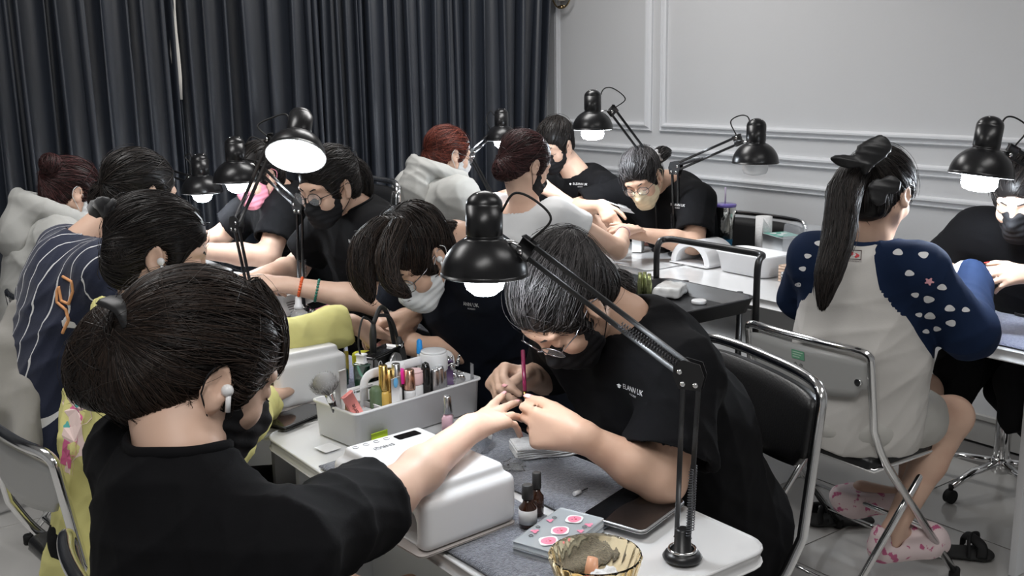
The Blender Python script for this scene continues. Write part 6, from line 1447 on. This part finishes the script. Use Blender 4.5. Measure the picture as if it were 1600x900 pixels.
vessel('gel_pot', 'black-lidded pot on a white saucer on the third desk', 'pot', Z(443, 451, TZ), [('saucer', [(.02, 0), (.036, .004), (.037, .005), (.02, .006)], white_plastic), ('pot', [(.014, .0062), (.015, .008), (.015, .020), (.012, .021)], mat('matte_black'))])
vessel('glass_vial', 'tall thin test tube with a black cap beside the lamp pole on the third desk', 'vial', Z(463, 470, TZ), [('tube_body', cylp(.009, .115), glass_c), ('cap', [(.0095, .1155), (.0098, .117), (.0095, .124), (.008, .125)], mat('matte_black'))])
vessel('paper_cup', 'small white cup on the third desk beside the towel', 'cup', Z(408, 447, TZ), [('cup', [(.018, 0), (.02, .002), (.025, .045), (.024, .0455), (.018, .004)], white_plastic)])
towel('dark grey towel on the third desk', 1.09, 1.35, 3.12, 3.62, towel_m, seed=9)
t = rot_thing('tray', 'pale blue-grey tray on the cart behind the second manicurist', 'tray', (1.80, 2.65, .7315+.004), 0); MB().rbox((-.13, -.11, 0), (.13, .11, .012), .02, .003, 4).build('tray_sheet', mat('pale_blue', (.45, .52, .60), .3), t)
# wall desk, far part
cush = black_vinyl
S_ = SDF((-.13, -.09, -.01), (.13, .09, .09), .005); S_.box((0, 0, .036), (.10, .055, .034), .02, None, .004); v, q = organic(S_, 1)
t = rot_thing('arm_cushion', 'black padded arm rest under the braceleted wrist', 'cushion', Z(985, 372, TZ)+V(-.0, .06, 0), .5); omesh('pad', v, q, cush, t)
t = rot_thing('arm_cushion', 'black padded arm rest farther back, by the wall-corner manicurist', 'cushion', Z(918, 362, TZ)+V(0, .12, 0), .5); omesh('pad', v, q, cush, t)
t = rot_thing('cube_box', 'small plain white cube box on the wall-corner desk', 'box', Z(997, 392, TZ), .62); MB().rbox((-.036, -.022, 0), (.036, .022, .080), .002, .0015, 2).build('carton', mat('marble_box', (.82, .84, .84), .3), t); MB().rbox((-.0365, -.0225, .0555), (.0365, .0225, .0565), .002, .0003, 2).build('lid_gap', mat('grey_line', (.4, .4, .4), .5), t)
t = rot_thing('leather_case', 'flat dark grey case lying before the black arm rest', 'case', Z(945, 386, TZ), .2); MB().rbox((-.06, -.04, 0), (.06, .04, .006), .004, .002, 2).build('flap', mat('case_grey', (.06, .065, .08), .5), t)
t = rot_thing('wallet', 'brown-red wallet behind the white cube box', 'wallet', Z(1018, 384, TZ)+V(.03, .04, 0), .3); MB().rbox((-.05, -.035, 0), (.05, .035, .010), .004, .002, 2).build('cover', mat('wallet_brown', (.15, .05, .035), .5), t)
vessel('brush_stand', 'upright nail brush with a brown handle on the wall desk', 'brush', Z(1075, 376, TZ), [('handle', [(.003, 0), (.0045, .01), (.004, .085), (.003, .09)], mat('wood_brown', (.14, .05, .03), .4)), ('ferrule', [(.0032, .0905), (.0034, .11), (.0035, .122)], silver), ('bristles', [(.0033, .1225), (.004, .135), (.002, .145)], mat('bristle'))])
# arched curing lamp
c = Z(1105, 412, TZ); t = rot_thing('nail_curing_lamp', 'white arched nail curing lamp on the wall desk behind the trolley handle', 'nail lamp', c+V(0, .03, 0), -PI/2)
def arch(r, hgt, k=20): return [(r*math.cos(a), hgt*math.sin(a)) for a in np.linspace(PI, 0, k)]
b = MB(); o_, i_ = arch(.105, .092), arch(.078, .070); loop = o_+i_[::-1]
ty = lambda y: [(x, y, z+.004) for x, z in loop]; b.rings([ty(-.07), ty(-.066), ty(.09)], smooth=True); b.build('housing', white_plastic, t)
MB().rbox((-.105, -.085, 0), (.105, .09, .0038), .01, .001, 3).build('base_plate', white_plastic, t); b = MB(); i2 = arch(.076, .068); b.rings([[(x, .084, z+.0045) for x, z in i2], [(x, .088, z+.0045) for x, z in i2]]); b.build('back_wall', mat('matte_black'), t)
# tumbler
tc = Z(1131, 392, TZ); t = vessel('tumbler', 'silver tumbler with a purple lid and straw, blue glitter at its base', 'tumbler', tc, [('cup', [(.030, 0), (.033, .003), (.036, .052), (.0365, .0535)], mat('blue_glitter', (.02, .20, .38), .2, .5, bump=(300, .6))), ('upper_wall', [(.0364, .054), (.047, .190), (.0465, .193)], mat('iridescent_silver', (.62, .63, .60), .14, 1., bump=(22, .35))), ('lid', [(.048, .1935), (.049, .196), (.049, .203), (.045, .206), (.01, .207)], mat('lid_violet', (.16, .12, .42), .2, coat=.4)), ('straw', [(.003, .2075), (.0035, .22), (.0035, .275), (.002, .276)], mat('straw_lilac', (.45, .38, .50), .3))])
# paper roll
t = vessel('paper_roll', 'standing roll of white paper towel by the wall', 'paper roll', Z(1192, 392, TZ), [('roll', [(.032, 0), (.035, .001), (.035, .150), (.012, .151), (.011, .148)], tis)]); b = MB(); n_ = 8; R = []
for i in range(n_): u = i/(n_-1); a = -2.6+.9*u; rr_ = .0362+.004*u; R.append([(rr_*math.cos(a), rr_*math.sin(a), .151-.05*u), (rr_*math.cos(a), rr_*math.sin(a), .07), ((rr_+.0012)*math.cos(a), (rr_+.0012)*math.sin(a), .07), ((rr_+.0012)*math.cos(a), (rr_+.0012)*math.sin(a), .151-.05*u)])
b.rings(R); b.build('loose_sheet', tis, t)
# basin
t = rot_thing('basin', 'white plastic basin holding nothing in view, on the wall desk', 'basin', Z(1172, 428, TZ)+V(.04, .02, 0), -.02)
tray((-.085, -.13, 0), (.085, .13, .080), 'basin_wall', white_plastic, t, .003, .04)
t = rot_thing('carton', 'green and grey printed carton behind the white basin', 'box', Z(1215, 402, TZ)+V(.06, .02, 0), -.35); MB().box((-.055, -.08, 0), (.055, .08, .085), .0015).build('carton_body', mat('carton_white', (.66, .68, .70), .4), t); MB().box((-.054, -.040, .0852), (.054, .079, .0860)).build('green_panel', mat('carton_green', (.12, .36, .30), .4), t); MB().box((-.054, -.079, .0852), (.054, -.043, .0860)).build('grey_panel', mat('carton_grey', (.10, .12, .12), .4), t)
for x, y in ((-.015, .0), (.02, .035), (-.02, .05)): 
    c, f = blob2d(.014, 16, .2, 3, x*50); b = MB(); b.add([(x+p[0], y+p[1], .0864) for p in c], f, False); b.build('print', white_print, t)
# coasters
t = rot_thing('coaster_stack', 'stack of pale wooden blocks beside the basin', 'blocks', Z(1222, 440, TZ)+V(.02, .0, 0), -.1); 
for k in range(5): MB().rbox((-.022, -.018, .0122*k), (.022, .018, .0122*k+.0112), .001, .0008, 2).build('block', mat('wood_pale', (.62, .45, .34), .6), t)
vessel('glass_jar', 'small clear glass jar with a silver lid beside the printed sleeve', 'jar', Z(1228, 448, TZ), [('jar_body', [(.017, 0), (.019, .002), (.019, .036), (.017, .038)], glass_c), ('lid', [(.0195, .0385), (.020, .040), (.020, .052), (.018, .053)], silver), ('liquid', [(.002, .003), (.0165, .0035), (.0165, .028), (.002, .0285)], mat('grey_liquid', (.25, .26, .25), .2))])
t = thing('plastic_bag', 'upright clear plastic bag by the wall behind the ponytail', 'bag', tuple(Z(1262, 425, TZ)+V(-.02, .0, 0))); cbg = Z(1262, 425, TZ)+V(-.02, .02, .095); S_ = SDF(cbg-.2, cbg+.2, .007); S_.box(cbg, (.035, .07, .094), .015, None, .01); v, q = organic(S_, 1); v = folds(v, q, .012, (0, .2, 1), 40, 3); v[:, 2] = np.maximum(v[:, 2], TZ); omesh('film', v, q, mat('bag_film', (.85, .88, .92), .12, alpha=.16, spec=1.), t)
# frosted box below the cube box
t = rot_thing('storage_box', 'frosted white storage box at the left end of the long wall desk', 'box', (2.62, 2.98, 0), 0); MB().rbox((-.08, -.10, .0), (.08, .10, .60), .01, .004, 3).build('box_body', mat('frosted', (.70, .72, .73), .3, trans=.2), t); MB().rbox((-.085, -.105, .601), (.085, .105, .64), .012, .004, 3).build('lid', white_plastic, t)
# trolley load
zt = .7415
t = rot_thing('zip_bag', 'clear bag of white pads in the top tray of the black trolley', 'bag', tuple(Z(1048, 462, zt+.0)), .5); S_ = SDF((-.09, -.07, -.01), (.09, .07, .06), .005); S_.box((0, 0, .022), (.07, .05, .020), .012, None, .004); v, q = organic(S_, 1); v = folds(v, q, .006, (1, 0, 0), 60, 5); v[:, 2] = np.maximum(v[:, 2], 0); omesh('pouch', v, q, mat('bag_white', (.66, .66, .65), .25), t)
vessel('gel_pot', 'flat white pot in the top tray of the black trolley', 'pot', tuple(Z(1092, 474, zt)), [('pot', cylp(.026, .012), white_plastic)])
for i, (x, y) in enumerate((tuple(Z(1000, 463, zt)[:2]), tuple(Z(1007, 462, zt)[:2]), tuple(Z(1014, 465, zt)[:2]))): vessel('polish_cap', ['gold-green cap at the far corner of the trolley tray, first from the left', 'gold-green cap in the middle of the three on the trolley', 'gold-green cap on the right of the three on the trolley'][i], 'cap', (x, y, zt), [('cap_body', [(.010, 0), (.010, .05), (.008, .06), (.007, .085)], mat('green_gold', (.35, .38, .18), .25, .8))])
# held tools
hE_ = E_['hands'][1]; a = W(821, 612, 1.94); t = thing('nail_art_brush', 'thin burgundy nail art brush held upright by the front manicurist', 'brush', tuple(a)); b = MB(); b.cyl(W(820, 612, 1.93), W(817, 548, 1.98), .0036, .0044, 10); b.build('handle', mat('burgundy', (.14, .01, .04), .25), t); b = MB(); b.cyl(W(820.5, 622, 1.925), W(820, 612, 1.93), .0020, .0032, 10); b.build('ferrule', gold, t); b = MB(); b.cyl(W(821, 630, 1.92), W(820.5, 622, 1.925), .0006, .0018, 8); b.build('bristles', mat('bristle'), t)
t = thing('nail_file', 'white nail file held by the greying manicurist over the clasped fingers', 'nail file', tuple(W(955, 318, 4.2))); b = MB(); b.tube([W(940, 312, 4.12), W(985, 328, 4.08)], .010, 6, flat=(1, .2)); b.build('blade', white_plastic, t)
t = thing('paper_sheet', 'translucent square of film held over the white client\'s fingers', 'film', tuple(W(978, 325, 4.1))); b = MB(); b.rings([[W(965, 318, 4.13), W(978, 322, 4.13), W(992, 334, 4.13), W(970, 330, 4.13)], [W(965, 318, 4.128), W(978, 322, 4.128), W(992, 334, 4.128), W(970, 330, 4.128)]], smooth=False); b.build('sheet', mat('frosted'), t)
for o in bpy.data.objects:
    if '_rot' in o: del o['_rot']
